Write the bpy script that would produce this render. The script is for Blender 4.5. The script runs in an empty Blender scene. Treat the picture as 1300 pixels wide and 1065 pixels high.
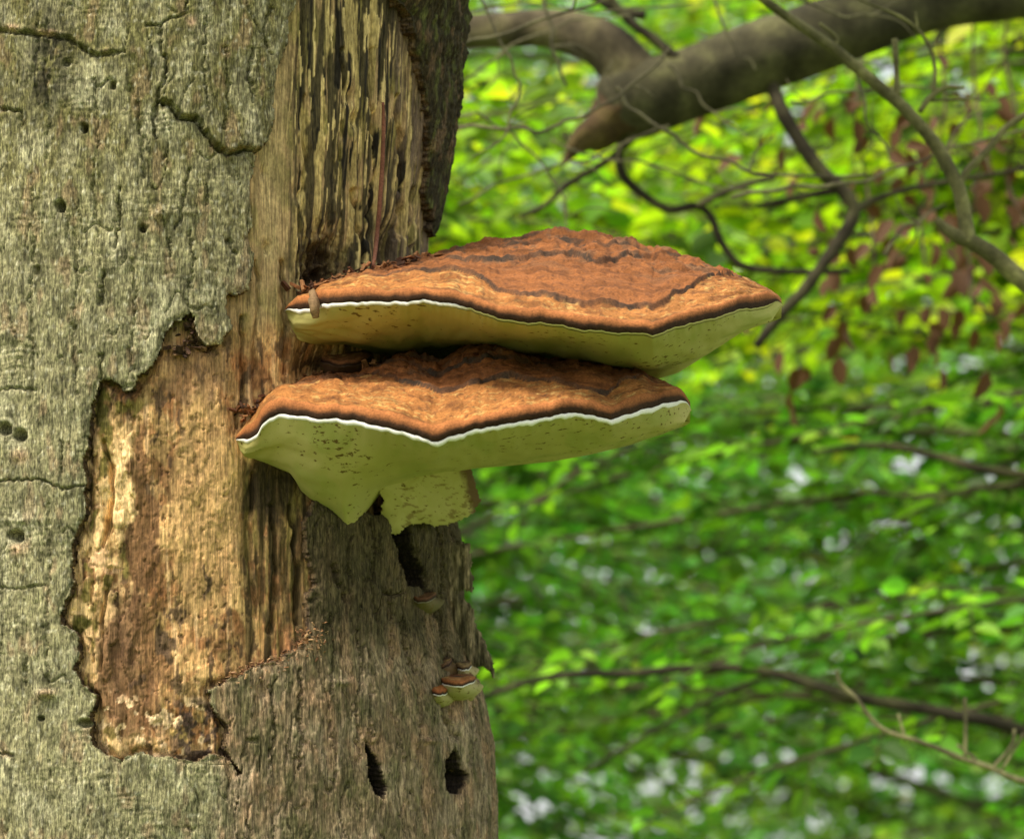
import bpy, math
import numpy as np
from mathutils import Vector
R = math.radians
rng = np.random.default_rng(7)
scene = bpy.context.scene
COLL = scene.collection

# ---------------------------------------------------------------- camera, sky, sun, exposure
CAM_Y, CAM_Z, FD, HZ = -4.0, 1.6, 4.0, 1100.0     # camera place, focus distance, horizon row (looks up by lens shift)
cam = bpy.data.cameras.new('camera'); camo = bpy.data.objects.new('camera', cam); COLL.objects.link(camo)
camo.location = (0, CAM_Y, CAM_Z); camo.rotation_euler = (R(90), 0, 0)
cam.sensor_width = 36; cam.lens = 36*FD/1.3
cam.shift_y = (HZ-532.5)/1300.0
cam.clip_start = 0.1; cam.clip_end = 1000
cam.dof.use_dof = True; cam.dof.focus_distance = 3.98; cam.dof.aperture_fstop = 5.0
scene.camera = camo
SUN_DIR = Vector((-0.43, -0.32, 0.84)).normalized()
world = bpy.data.worlds.new('World'); scene.world = world; world.use_nodes = True
wn = world.node_tree.nodes; wl = world.node_tree.links
sky = wn.new('ShaderNodeTexSky'); sky.sky_type = 'NISHITA'; sky.sun_disc = False
sky.sun_elevation = math.asin(SUN_DIR.z); sky.sun_rotation = math.atan2(SUN_DIR.x, SUN_DIR.y)
sky.air_density = 0.7; sky.dust_density = 8.0; sky.ozone_density = 0.2
wn['Background'].inputs[1].default_value = 0.10
ov = wn.new('ShaderNodeMix'); ov.data_type = 'RGBA'; ov.inputs[0].default_value = 0.6      # thin bright overcast over the blue
wl.new(sky.outputs[0], ov.inputs[6]); ov.inputs[7].default_value = (8.6, 8.8, 8.6, 1)
wl.new(ov.outputs[2], wn['Background'].inputs[0])
sl = bpy.data.lights.new('sun', 'SUN'); sl.energy = 2.8; sl.angle = R(15); sl.color = (1.0, 0.92, 0.78)
so = bpy.data.objects.new('sun', sl); COLL.objects.link(so)
so.rotation_euler = SUN_DIR.to_track_quat('Z', 'Y').to_euler(); so.location = (-5, -5, 12)
scene.view_settings.view_transform = 'Standard'; scene.view_settings.look = 'None'
scene.view_settings.exposure = 0.82; scene.view_settings.gamma = 1.0

# ---------------------------------------------------------------- helpers
def at(px, py, D):
    return np.array([(px-650)/1000*D/FD, D+CAM_Y, CAM_Z+(HZ-py)/1000*D/FD])
_ang = rng.random((256, 256))*2*np.pi
_GX, _GY = np.cos(_ang), np.sin(_ang)
_RV = rng.random((256, 256))
def gn(x, y, seed=0):
    x = np.asarray(x, float)+seed*17.37; y = np.asarray(y, float)+seed*31.71
    xi = np.floor(x).astype(np.int64); yi = np.floor(y).astype(np.int64)
    fx = x-xi; fy = y-yi
    u = fx*fx*fx*(fx*(fx*6-15)+10); v = fy*fy*fy*(fy*(fy*6-15)+10)
    x0 = xi & 255; x1 = (xi+1) & 255; y0 = yi & 255; y1 = (yi+1) & 255
    a = _GX[x0, y0]*fx+_GY[x0, y0]*fy
    b = _GX[x1, y0]*(fx-1)+_GY[x1, y0]*fy
    c = _GX[x0, y1]*fx+_GY[x0, y1]*(fy-1)
    d = _GX[x1, y1]*(fx-1)+_GY[x1, y1]*(fy-1)
    return 1.4*((a+(b-a)*u)*(1-v)+(c+(d-c)*u)*v)
def fbm(x, y, o=3, seed=0, g=0.5):
    r = 0; a = 1.0
    for i in range(o):
        r = r+a*gn(x, y, seed+i*3); x = x*2.03; y = y*2.03; a *= g
    return r
def ridge(x, y, seed=0): return 1-np.abs(gn(x, y, seed))*2.2
def cells(x, y, seed=0):
    x = np.asarray(x, float)+seed*13.1; y = np.asarray(y, float)+seed*7.7
    xi = np.floor(x).astype(np.int64); yi = np.floor(y).astype(np.int64)
    f1 = np.full(x.shape, 9.0); f2 = np.full(x.shape, 9.0); idv = np.zeros(x.shape)
    for dx in (-1, 0, 1):
        for dy in (-1, 0, 1):
            cx = xi+dx; cy = yi+dy
            rx = _RV[cx & 255, cy & 255]; ry = _RV[(cx+91) & 255, (cy+37) & 255]
            d = np.hypot(cx+rx-x, cy+ry-y)
            m = d < f1
            f2 = np.where(m, f1, np.minimum(f2, d)); f1 = np.where(m, d, f1)
            idv = np.where(m, _RV[(cx+11) & 255, (cy+131) & 255], idv)
    return f1, f2, idv
def ss(a, b, x):
    t = np.clip((x-a)/(b-a), 0, 1); return t*t*(3-2*t)
def inpoly(px, py, poly):
    P = np.array(poly, float); Q = np.roll(P, -1, 0); r = np.zeros(px.shape, bool)
    for (x0, y0), (x1, y1) in zip(P, Q):
        if y0 == y1: continue
        c = (y0 > py) != (y1 > py)
        r ^= c & (px < (x1-x0)*(py-y0)/(y1-y0)+x0)
    return r
def dline(px, py, pts, pad=40):
    d = np.full(px.shape, 1e3); P = np.array(pts, float)
    m = (px > P[:, 0].min()-pad) & (px < P[:, 0].max()+pad) & (py > P[:, 1].min()-pad) & (py < P[:, 1].max()+pad)
    x = px[m]; y = py[m]; r = np.full(x.shape, 1e3)
    for (x0, y0), (x1, y1) in zip(P[:-1], P[1:]):
        dx, dy = x1-x0, y1-y0
        t = np.clip(((x-x0)*dx+(y-y0)*dy)/(dx*dx+dy*dy+1e-9), 0, 1)
        r = np.minimum(r, np.hypot(x-x0-t*dx, y-y0-t*dy))
    d[m] = r
    return d
def blob(px, py, cx, cy, rx, ry):
    return np.exp(-(((px-cx)/rx)**2+((py-cy)/ry)**2))
def mixc(c, d, w):
    return c+(np.asarray(d, float)-c)*w[..., None]

def link(ob, parent=None):
    COLL.objects.link(ob)
    if parent is not None: ob.parent = parent
    return ob
def tag(o, label=None, cat=None, group=None, kind=None):
    if label: o['label'] = label
    if cat: o['category'] = cat
    if group: o['group'] = group
    if kind: o['kind'] = kind
    return o
def empty(name, loc): 
    e = bpy.data.objects.new(name, None); e.location = loc; e.empty_display_size = 0.1
    return link(e)
def mesh(name, V, F, mat, parent=None, col=None, smooth=True):
    """V (n,3) world coords, F (m,3|4) array of equal-size faces; parented under an Empty placed by location only"""
    V = np.asarray(V, np.float64); F = np.asarray(F, np.int64)
    off = np.zeros(3)
    p = parent
    while p is not None: off = off+np.array(p.location); p = p.parent
    if parent is None:
        off = np.array([(V[:, 0].min()+V[:, 0].max())/2, (V[:, 1].min()+V[:, 1].max())/2, V[:, 2].min()])
    used = np.unique(F); remap = np.zeros(len(V), np.int64); remap[used] = np.arange(len(used))
    V = V[used]-off; F = remap[F]
    if col is not None: col = np.asarray(col)[used]
    me = bpy.data.meshes.new(name)
    k = F.shape[1]
    me.vertices.add(len(V)); me.vertices.foreach_set('co', V.astype(np.float32).ravel())
    me.loops.add(F.size); me.loops.foreach_set('vertex_index', F.astype(np.int32).ravel())
    me.polygons.add(len(F)); me.polygons.foreach_set('loop_start', np.arange(0, F.size, k, dtype=np.int32))
    me.polygons.foreach_set('use_smooth', np.full(len(F), smooth, bool))
    me.update(calc_edges=True); me.validate()
    if col is not None:
        at_ = me.color_attributes.new('Col', 'FLOAT_COLOR', 'POINT')
        c4 = np.ones((len(V), 4), np.float32); c4[:, :3] = np.clip(col, 0, 1)
        at_.data.foreach_set('color', c4.ravel())
    me.materials.append(mat)
    ob = bpy.data.objects.new(name, me); ob.location = off if parent is None else (0, 0, 0)
    return link(ob, parent)
def gridfaces(nr, nc, wrap=False, mask=None):
    i = np.arange(nr-1)[:, None]; j = np.arange(nc if wrap else nc-1)[None, :]
    j2 = (j+1) % nc
    F = np.stack([np.broadcast_to(a, (nr-1, j.shape[1])) for a in (i*nc+j, i*nc+j2, (i+1)*nc+j2, (i+1)*nc+j)], -1)
    if mask is not None: return F[mask]
    return F.reshape(-1, 4)
def skirt(F, V, inner, rings=1, rough=0.0, seed=0):
    """side walls from the border of face set F (indices in V) towards the positions inner (same length as V)"""
    E = np.concatenate([F[:, [0, 1]], F[:, [1, 2]], F[:, [2, 3]], F[:, [3, 0]]])
    key = np.sort(E, 1); kk = key[:, 0]*(len(V)+1)+key[:, 1]
    u, idx, cnt = np.unique(kk, return_index=True, return_counts=True)
    B = E[idx[cnt == 1]]
    bv = np.unique(B); loc = np.zeros(len(V), np.int64); loc[bv] = np.arange(len(bv))
    VV = [V]; FF = [F]; prev = bv
    for k in range(1, rings+1):
        f = k/rings; P = V[bv]*(1-f)+inner[bv]*f
        if rough:
            q = P*1000
            P = P+rough*np.stack([gn(q[:, 2]/6+q[:, 0]/9, q[:, 1]/5, seed+3*k+i) for i in range(3)], 1)
        new = sum(len(v) for v in VV)+np.arange(len(bv)); VV.append(P)
        FF.append(np.stack([prev[loc[B[:, 1]]], prev[loc[B[:, 0]]], new[loc[B[:, 0]]], new[loc[B[:, 1]]]], 1)); prev = new
    return np.concatenate(VV), np.concatenate(FF), bv

# ---------------------------------------------------------------- materials
def nmat(name): 
    m = bpy.data.materials.new(name); m.use_nodes = True
    nt = m.node_tree; b = nt.nodes['Principled BSDF']
    return m, nt, b
def colmat(name, rough=0.9, fine=(420, 420, 80), fineamt=0.35, bump=0.5, bdist=0.0015, spec=0.2, big=18.0, bigamt=0.2, fibre=None, fibamt=.4):
    m, nt, b = nmat(name); N = nt.nodes.new; L = nt.links.new
    a = N('ShaderNodeAttribute'); a.attribute_name = 'Col'
    tc = N('ShaderNodeTexCoord')
    def noise(scale, detail, rough_):
        mp = N('ShaderNodeMapping'); mp.inputs['Scale'].default_value = scale; L(tc.outputs['Object'], mp.inputs[0])
        n = N('ShaderNodeTexNoise'); n.inputs['Scale'].default_value = 1.0; n.inputs['Detail'].default_value = detail; n.inputs['Roughness'].default_value = rough_
        L(mp.outputs[0], n.inputs['Vector']); return n.outputs[0]
    def mr(src, amt, lo=.3, hi=.7):
        r = N('ShaderNodeMapRange'); r.inputs[1].default_value = lo; r.inputs[2].default_value = hi
        r.inputs[3].default_value = 1-amt; r.inputs[4].default_value = 1+amt; L(src, r.inputs[0]); return r.outputs[0]
    def mul(x, y):
        q = N('ShaderNodeMath'); q.operation = 'MULTIPLY'; L(x, q.inputs[0]); L(y, q.inputs[1]); return q.outputs[0]
    n1 = noise(fine, 6, .68)
    f = mul(mr(n1, fineamt, .36, .64), mr(noise((big, big, big), 6, .55), bigamt))
    hgt = n1
    if fibre:
        n3 = noise(fibre, 4, .6); f = mul(f, mr(n3, fibamt, .38, .62))
        ad = N('ShaderNodeMath'); ad.operation = 'ADD'; L(n1, ad.inputs[0]); L(n3, ad.inputs[1]); hgt = ad.outputs[0]
    vm = N('ShaderNodeVectorMath'); vm.operation = 'SCALE'; L(a.outputs['Color'], vm.inputs[0]); L(f, vm.inputs['Scale'])
    L(vm.outputs[0], b.inputs['Base Color'])
    bp = N('ShaderNodeBump'); bp.inputs['Strength'].default_value = bump; bp.inputs['Distance'].default_value = bdist
    L(hgt, bp.inputs['Height']); L(bp.outputs[0], b.inputs['Normal'])
    b.inputs['Roughness'].default_value = rough; b.inputs['Specular IOR Level'].default_value = spec
    return m
M_BARK = colmat('beech_bark', 0.9, (260, 260, 130), 0.50, 1.0, 0.0024, fibre=(520, 520, 70), fibamt=.48)
M_BARKR = colmat('fissured_bark', 0.92, (280, 280, 90), 0.42, 0.9, 0.0022, fibre=(480, 480, 38), fibamt=.5)
M_WOOD = colmat('rotten_wood', 0.9, (240, 240, 110), 0.34, 0.8, 0.0018, fibre=(420, 420, 22), fibamt=.34)
M_CAP = colmat('fungus_crust', 0.85, (330, 330, 420), 0.30, 0.8, 0.0016, 0.15, 30, 0.28)
M_RIM = colmat('fungus_margin', 0.8, (400, 400, 400), 0.06, 0.3, 0.0008, 0.2, 25, 0.05)
M_LIMB = colmat('limb_bark', 0.9, (90, 90, 90), 0.3, 0.6, 0.004, 0.2, 6, 0.3)
def pore_mat():
    m, nt, b = nmat('pore_surface'); N = nt.nodes.new; L = nt.links.new
    a = N('ShaderNodeAttribute'); a.attribute_name = 'Col'
    tc = N('ShaderNodeTexCoord')
    n = N('ShaderNodeTexNoise'); n.inputs['Scale'].default_value = 7; n.inputs['Detail'].default_value = 5; L(tc.outputs['Object'], n.inputs['Vector'])
    cr = N('ShaderNodeValToRGB'); cr.color_ramp.elements[0].position = .3; cr.color_ramp.elements[1].position = .7
    cr.color_ramp.elements[0].color = (.80, .80, .74, 1); cr.color_ramp.elements[1].color = (1, 1, 1, 1); L(n.outputs[0], cr.inputs[0])
    mx = N('ShaderNodeMix'); mx.data_type = 'RGBA'; mx.blend_type = 'MULTIPLY'; mx.inputs[0].default_value = 1
    L(a.outputs['Color'], mx.inputs[6]); L(cr.outputs[0], mx.inputs[7])
    # bruises and scratches: short brown marks
    mp = N('ShaderNodeMapping'); mp.inputs['Scale'].default_value = (85, 85, 210); mp.inputs['Rotation'].default_value = (0, R(24), 0); L(tc.outputs['Object'], mp.inputs[0])
    s = N('ShaderNodeTexNoise'); s.inputs['Scale'].default_value = 1.0; s.inputs['Detail'].default_value = 5; s.inputs['Roughness'].default_value = .62; L(mp.outputs[0], s.inputs['Vector'])
    s2 = N('ShaderNodeTexNoise'); s2.inputs['Scale'].default_value = 9; s2.inputs['Detail'].default_value = 2; L(tc.outputs['Object'], s2.inputs['Vector'])
    ad = N('ShaderNodeMath'); ad.operation = 'MULTIPLY_ADD'; ad.inputs[1].default_value = .28; L(s2.outputs[0], ad.inputs[0]); L(s.outputs[0], ad.inputs[2])
    mr = N('ShaderNodeMapRange'); mr.inputs[1].default_value = .745; mr.inputs[2].default_value = .80; L(ad.outputs[0], mr.inputs[0])
    a2 = N('ShaderNodeAttribute'); a2.attribute_name = 'Col'
    mx2 = N('ShaderNodeMix'); mx2.data_type = 'RGBA'; L(mr.outputs[0], mx2.inputs[0]); L(mx.outputs[2], mx2.inputs[6]); mx2.inputs[7].default_value = (.13, .085, .02, 1)
    L(mx2.outputs[2], b.inputs['Base Color'])
    bp = N('ShaderNodeBump'); bp.inputs['Strength'].default_value = .35; bp.inputs['Distance'].default_value = .001
    nf = N('ShaderNodeTexNoise'); nf.inputs['Scale'].default_value = 500; nf.inputs['Detail'].default_value = 2; L(tc.outputs['Object'], nf.inputs['Vector'])
    L(nf.outputs[0], bp.inputs['Height']); L(bp.outputs[0], b.inputs['Normal'])
    b.inputs['Roughness'].default_value = .85; b.inputs['Specular IOR Level'].default_value = .2
    return m
M_PORE = pore_mat()
def leaf_mat(name, trans=0.5, rough=.5):
    m, nt, b = nmat(name); N = nt.nodes.new; L = nt.links.new
    a = N('ShaderNodeAttribute'); a.attribute_name = 'Col'
    L(a.outputs['Color'], b.inputs['Base Color']); b.inputs['Roughness'].default_value = rough; b.inputs['Specular IOR Level'].default_value = .35
    t = N('ShaderNodeBsdfTranslucent')
    vm = N('ShaderNodeVectorMath'); vm.operation = 'MULTIPLY'; L(a.outputs['Color'], vm.inputs[0]); vm.inputs[1].default_value = (1.9, 2.15, .6)
    L(vm.outputs[0], t.inputs[0])
    mx = N('ShaderNodeMixShader'); mx.inputs[0].default_value = trans
    L(b.outputs[0], mx.inputs[1]); L(t.outputs[0], mx.inputs[2])
    L(mx.outputs[0], nt.nodes['Material Output'].inputs[0])
    return m
M_LEAF = leaf_mat('beech_leaf')
M_DEAD = leaf_mat('withered_leaf', .15, .7)
def ground_mat():
    m, nt, b = nmat('forest_floor'); N = nt.nodes.new; L = nt.links.new
    tc = N('ShaderNodeTexCoord'); n = N('ShaderNodeTexNoise'); n.inputs['Scale'].default_value = 1.3; n.inputs['Detail'].default_value = 10; L(tc.outputs['Object'], n.inputs['Vector'])
    cr = N('ShaderNodeValToRGB'); e = cr.color_ramp.elements
    e[0].position = .3; e[0].color = (.10, .075, .03, 1); e[1].position = .52; e[1].color = (.11, .17, .03, 1)
    L(n.outputs[0], cr.inputs[0]); L(cr.outputs[0], b.inputs['Base Color']); b.inputs['Roughness'].default_value = .95
    bp = N('ShaderNodeBump'); bp.inputs['Distance'].default_value = .05; L(n.outputs[0], bp.inputs['Height']); L(bp.outputs[0], b.inputs['Normal'])
    return m

# ---------------------------------------------------------------- ground
def build_ground():
    g = np.concatenate([np.linspace(-400, -40, 10), np.linspace(-36, 36, 61), np.linspace(40, 400, 10)])
    X, Y = np.meshgrid(g, g); Z = .25*fbm(X/14, Y/14, 3, 5)*ss(6, 18, np.hypot(X, Y))-.02
    o = mesh('ground', np.stack([X, Y, Z], -1).reshape(-1, 3), gridfaces(len(g), len(g)), ground_mat())
    tag(o, kind='structure')
build_ground()

# ---------------------------------------------------------------- the dead beech: wood core and bark sheets
AX, AY = -0.5, 0.44
TREE = tag(empty('dead_beech', (AX, AY, 0)), 'large dead beech trunk with grey bark peeling off tan rotten wood', 'tree')
th = np.concatenate([np.radians(np.arange(-180, -118, 3.5)), np.linspace(R(-118), R(24), 624), np.radians(np.arange(28, 180, 4.0))])
zlo, zhi = CAM_Z+.0, CAM_Z+1.16
zz = np.concatenate([np.linspace(-.1, zlo, 22)[:-1], np.linspace(zlo, zhi, 705), np.linspace(zhi, zhi+.34, 60)[1:], np.linspace(zhi+.34, 7.2, 40)[1:]])
TH, ZZ = np.meshgrid(th, zz)
def sil_radius(z):                    # radius that puts the right outline of the stem where it is
    py = np.array([-300, -100, 0, 60, 120, 190, 262, 300, 340, 420, 560, 650, 690, 760, 800, 850, 890, 940, 1000, 1100])
    px = np.array([604, 596, 586, 578, 575, 570, 560, 557, 556, 556, 560, 580, 588, 588, 592, 604, 617, 626, 629, 634])
    D = 4.40
    zs = CAM_Z+(HZ-py)/1000*D/FD
    x = (px-650)/1000/FD
    rr = math.hypot(AX, AY-CAM_Y)*np.sin(np.arctan(x)-math.atan2(AX, AY-CAM_Y))
    o = np.argsort(zs)
    r = np.interp(z, zs[o], rr[o])
    return r+.22*np.exp(-np.clip(z+.1, 0, 9)/.28)*(z < 1.7)-.015*np.clip(z-2.9, 0, 9)
RS = sil_radius(ZZ)
R0 = .435+.18*np.exp(-np.clip(ZZ+.1, 0, 9)/.3)-.012*np.clip(ZZ-2.9, 0, 9)
R0 = R0+(RS-R0)*ss(R(-78), R(-18), TH)*(1-ss(R(60), R(140), TH))
X0 = AX+R0*np.cos(TH); Y0 = AY+R0*np.sin(TH)
PX = 650+1000*FD*X0/(Y0-CAM_Y); PY = HZ-1000*FD*(ZZ-CAM_Z)/(Y0-CAM_Y)
S = TH*430.0; Z = ZZ*1000.0           # millimetres along the surface
back = TH > R(24)

WOODP = [(428,-330),(412,-260),(398,-190),(390,-120),(380,-60),(375,0),(352,100),(346,160),(330,192),(320,215),(318,300),(322,340),(318,370),(290,372),(288,395),(293,420),(286,435),(268,438),(258,428),(250,405),(240,396),(232,402),(215,408),(202,440),(190,470),(170,490),(155,493),(140,484),(125,480),(119,495),(118,530),(110,560),(105,590),(106,620),(105,655),(88,685),(90,720),(92,740),(80,762),(73,790),(90,803),(100,830),(94,850),(101,872),(118,884),(114,920),(116,945),(150,968),(180,952),(238,968),(285,962),(300,985),(306,982),(288,950),(290,922),(276,900),(264,872),(300,862),(325,846),(358,842),(388,820),(396,800),(396,765),(404,740),(398,712),(391,665),(405,640),(440,650),(500,655),(600,655),(700,640),(700,300),(556,298),(548,262),(552,220),(550,160),(548,110),(535,60),(530,20),(505,-10),(490,-80),(478,-150),(470,-230),(452,-300)]
HOLE = [(484,640),(488,668),(498,690),(510,722),(520,744),(544,748),(548,735),(536,714),(527,690),(520,662),(500,650)]
N1 = [(461,936),(472,946),(478,960),(490,978),(494,1000),(482,1018),(470,1012),(466,980)]
N2 = [(577,942),(588,960),(592,985),(588,1012),(572,1008),(563,985),(568,962)]
jx = PX+7*gn(PX/34, PY/34, 11)+3*gn(PX/13, PY/15, 14)+1.2*gn(PX/5, PY/5, 15); jy = PY+7*gn(PX/34, PY/34, 12)+3*gn(PX/13, PY/15, 16)+1.2*gn(PX/5, PY/5, 17)
wood = inpoly(jx, jy, WOODP)
hole = inpoly(jx, jy, HOLE) | inpoly(jx, jy, N1) | inpoly(jx, jy, N2)
bare = (wood | hole) & ~back

dW = dline(PX, PY, WOODP+WOODP[:1], 60)

# ----- wood relief
wx = S+7*gn(S/45, Z/160, 21)
grain = fbm(wx/11, Z/170, 3, 1)
grain2 = ridge(wx/17, Z/260, 4)
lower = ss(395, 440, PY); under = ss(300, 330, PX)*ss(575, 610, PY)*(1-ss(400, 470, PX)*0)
up = 1-lower
strip = ss(285, 315, PX)                                   # fibrous wood right of the smooth patch
flake = fbm(wx/9, Z/120, 2, 66); flake2 = gn(wx/6, Z/75, 71)+.35*gn(wx/3, Z/30, 73)
dw = (1.7*grain+.8*fbm(wx/4.5, Z/60, 2, 8))*(1-.8*lower*(1-strip))+1.6*grain2*up*ss(.1, .5, gn(S/60, Z/200, 9))+(3*fbm(S/70, Z/200, 2, 10))
dw += up*ss(362, 392, PX)*(1.5*ss(.40, .46, flake2)-2.4*ss(.27, .32, flake)-1.8*ss(.1, .14, gn(wx/20, Z/300, 75)))
c1, c2, cid = cells(S/13+.7*gn(S/14, Z/30, 3)+Z/150, Z/55+.5*gn(S/12, Z/26, 6), 2)
chip = ss(.02, .25, c2-c1)
leftband = (1-ss(165, 190, PX+14*gn(S/25, Z/40, 18)))*ss(470, 500, PY)
bottomband = ss(868, 900, PY)*(1-ss(300, 320, PX))
lay = fbm(S/42, Z/90, 5, 31, .42)
terr = sum(ss(t0, t0+.035, lay+.12*gn(S/6, Z/9, 36)) for t0 in (-.45, -.2, .0, .22, .45))
pits = ss(.56, .68, fbm(S/9, Z/14, 3, 37))
dw += lower*(1-.6*strip)*(1.2*(terr-2.5)+.35*fbm(S/14, Z/22, 3, 33)+.22*fbm(S/3.5, Z/6, 2, 34)-2.0*pits)
dw += np.maximum(leftband, bottomband)*((cid-.45)*8+1.2*chip+.6*fbm(S/7, Z/24, 3, 38))
# fibrous dark stripes beneath the lower bracket, sunken
dw -= 4*under*(1-ss(370, 400, PX))+under*4*np.abs(grain2)*(1-ss(380, 410, PX))
# brown rot pockets and splits
pk = blob(PX, PY, 425, 345, 26, 46); dw -= 45*pk*(1+.5*fbm(S/12, Z/16, 3, 41))
pk2 = blob(PX, PY, 508, 318, 12, 34); dw -= 32*pk2
pk3 = blob(PX, PY, 420, 470, 36, 26); dw -= 25*pk3
pk4 = blob(PX, PY, 262, 425, 16, 18); dw -= 9*pk4
dw -= 9*np.exp(-(dW/7)**2)*lower*(PX < 300)
dw -= 60*hole*(TH > R(-60))
SPL = [[(487,60),(486,120),(489,200),(482,280),(478,330)],[(462,240),(470,290),(478,330)],[(520,120),(524,200),(523,300)],
       [(395,120),(398,200),(392,290)],[(445,60),(447,130),(440,200)],[(540,240),(536,300),(540,330)],[(330,330),(333,400),(330,470)],
       [(352,640),(360,720),(352,800)],[(376,640),(388,720),(386,790)],[(330,600),(322,690),(330,780)],[(312,400),(316,480),(306,540)],
       [(128,560),(140,590),(138,640),(128,690)],[(135,720),(128,770),(125,850)],[(365,330),(370,380),(372,470)]]
for i, pl in enumerate(SPL):
    d = dline(PX+5*gn(S/14, Z/26, 50+i), PY, pl); dw -= (9+4*(i % 3))*np.exp(-(d/(2.4+.8*(i % 2)))**2)
for cx, cy, r, dp in [(155,878,9,3),(190,860,8,3),(205,800,5,4),(212,822,5,5),(455,120,7,8),(462,150,6,9),(385,240,7,5),(345,312,5,7),(255,600,5,3),(340,215,4,4)]:
    dw -= dp*blob(PX, PY, cx, cy, r, r*1.7)
RW = R0-.017+dw/1000-.0*R0
RW = np.where(back, R0-.02, RW)

# ----- wood colour (stains and streaks, darker in holes and below the lower bracket)
C = np.zeros(S.shape+(3,))+np.array([.37, .26, .115])
e1 = fbm(wx/13, Z/210, 4, 61); e2 = fbm(wx/9, Z/130, 3, 66); e3 = gn(wx/6, Z/75, 71)+.35*gn(wx/3, Z/30, 73); bl = fbm(S/45, Z/60, 4, 77); bl2 = fbm(S/22, Z/30, 3, 81)
C = mixc(C, (.24, .20, .062), up*ss(-.2, .4, bl))
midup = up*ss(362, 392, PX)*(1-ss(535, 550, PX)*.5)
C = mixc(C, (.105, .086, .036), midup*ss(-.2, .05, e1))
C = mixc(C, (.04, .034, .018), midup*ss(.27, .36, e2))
C = mixc(C, (.60, .47, .19), midup*ss(.40, .46, e3)*.95)
C = mixc(C, (.46, .36, .17), up*blob(PX, PY, 350, 230, 22, 260)*.7)
C = mixc(C, (.45, .35, .13), midup*ss(.26, .31, gn(wx/15, Z/240, 79)+.12*gn(wx/3, Z/25, 78))*.85)
C = mixc(C, (.05, .042, .022), midup*ss(.34, .39, gn(wx/22, Z/160, 89)+.15*gn(wx/3, Z/25, 88))*.8)
C = mixc(C, (.21, .15, .10), up*ss(505, 530, PX)*ss(-.3, .3, e1)*.8)
C = mixc(C, (.085, .045, .02), np.clip(pk*1.6+pk3*1.5+pk2, 0, 1)*.85)
# lower field
C = mixc(C, (.52, .34, .15), lower*ss(-.05, .12, lay+.2*bl2))
C = mixc(C, (.62, .45, .21), lower*ss(.2, .3, lay+.25*bl2)*.8)
C = mixc(C, (.27, .15, .065), lower*ss(.1, .45, -bl)*.9)
C = mixc(C, (.40, .20, .085), lower*ss(.15, .45, bl2)*.6)
C = mixc(C, (.62, .47, .27), lower*ss(.3, .6, e2)*.55)
C = mixc(C, (.13, .09, .055), lower*ss(.34, .46, fbm(wx/13, Z/40, 4, 91))*.8)
C = mixc(C, (.17, .10, .055), lower*pits*.6)
C = mixc(C, (.72, .56, .29), np.clip(leftband*ss(-.2, .25, bl2+.5*(cid-.3))*ss(500, 560, PY), 0, 1)*.85)
C = mixc(C, (.24, .23, .06), np.clip((leftband+bottomband*.5)*ss(.2, .5, -bl2+.2*e1), 0, 1)*.8)
nx = PX+16*fbm(PX/30, PY/45, 3, 97); ny = PY+22*fbm(PX/30, PY/45, 3, 98)
def patch(cx, cy, rx, ry, a=.8, b=1.1): return ss(b, a, np.sqrt(((nx-cx)/rx)**2+((ny-cy)/ry)**2))
C = mixc(C, (.52, .37, .17), lower*patch(265, 640, 50, 150)*.7)
C = mixc(C, (.30, .205, .11), lower*patch(250, 470, 48, 42)*.6)
C = mixc(C, (.22, .125, .058), lower*patch(178, 660, 15, 135)*.85)
C = mixc(C, (.25, .145, .068), lower*patch(165, 850, 50, 90)*.8)
C = mixc(C, (.74, .58, .31), lower*patch(150, 625, 17, 62)*.9)
C = mixc(C, (.70, .50, .30), lower*patch(132, 715, 25, 10)*.8)
C = mixc(C, (.10, .075, .05), lower*(patch(212, 815, 6, 28)+patch(262, 735, 5, 22)+patch(175, 862, 14, 5))*.8)
C = mixc(C, (.13, .14, .03), lower*(patch(128, 510, 12, 26)+patch(102, 792, 18, 9)+patch(110, 870, 9, 14)*.7)*.85)
brownband = 0*blob(PX+8*bl2*3, PY, 178, 640, 16, 130)+blob(PX, PY, 150, 840, 26, 90)
C = mixc(C, (.19, .115, .065), np.clip(brownband, 0, 1)*.75)
C = mixc(C, (.66, .54, .34), bottomband*ss(.28, .34, fbm(S/20, Z/24, 4, 93))*.9)
C = mixc(C, (.10, .075, .06), bottomband*ss(.0, .25, -fbm(S/16, Z/20, 3, 95)+.1)*ss(190, 240, PX)*.9)
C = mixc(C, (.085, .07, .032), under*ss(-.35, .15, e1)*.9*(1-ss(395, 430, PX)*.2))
C = mixc(C, (.46, .25, .12), under*ss(.1, .35, bl2)*ss(.0, .3, -e1)*.7)
C = mixc(C, (.22, .2, .05), under*ss(.25, .5, e2)*.6)
C = mixc(C, (.03, .022, .015), hole*.9)
C = mixc(C, (.10, .078, .034), lower*patch(362, 690, 46, 120)*.75*ss(.25, -.15, e2)); C = mixc(C, (.06, .048, .022), lower*patch(350, 620, 42, 40)*.7)  # darker field of wood below the lower bracket
lum = C.mean(-1, keepdims=True); C = C*np.clip((lum/.27)**.35, .5, 1.25)*(1+lower[..., None]*(np.array([.93, .82, .74])-1))
WCOL = np.clip(C, .01, 1)
def surf(Rr): return np.stack([AX+Rr*np.cos(TH), AY+Rr*np.sin(TH), ZZ], -1).reshape(-1, 3)
nr, nc = S.shape
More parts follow.
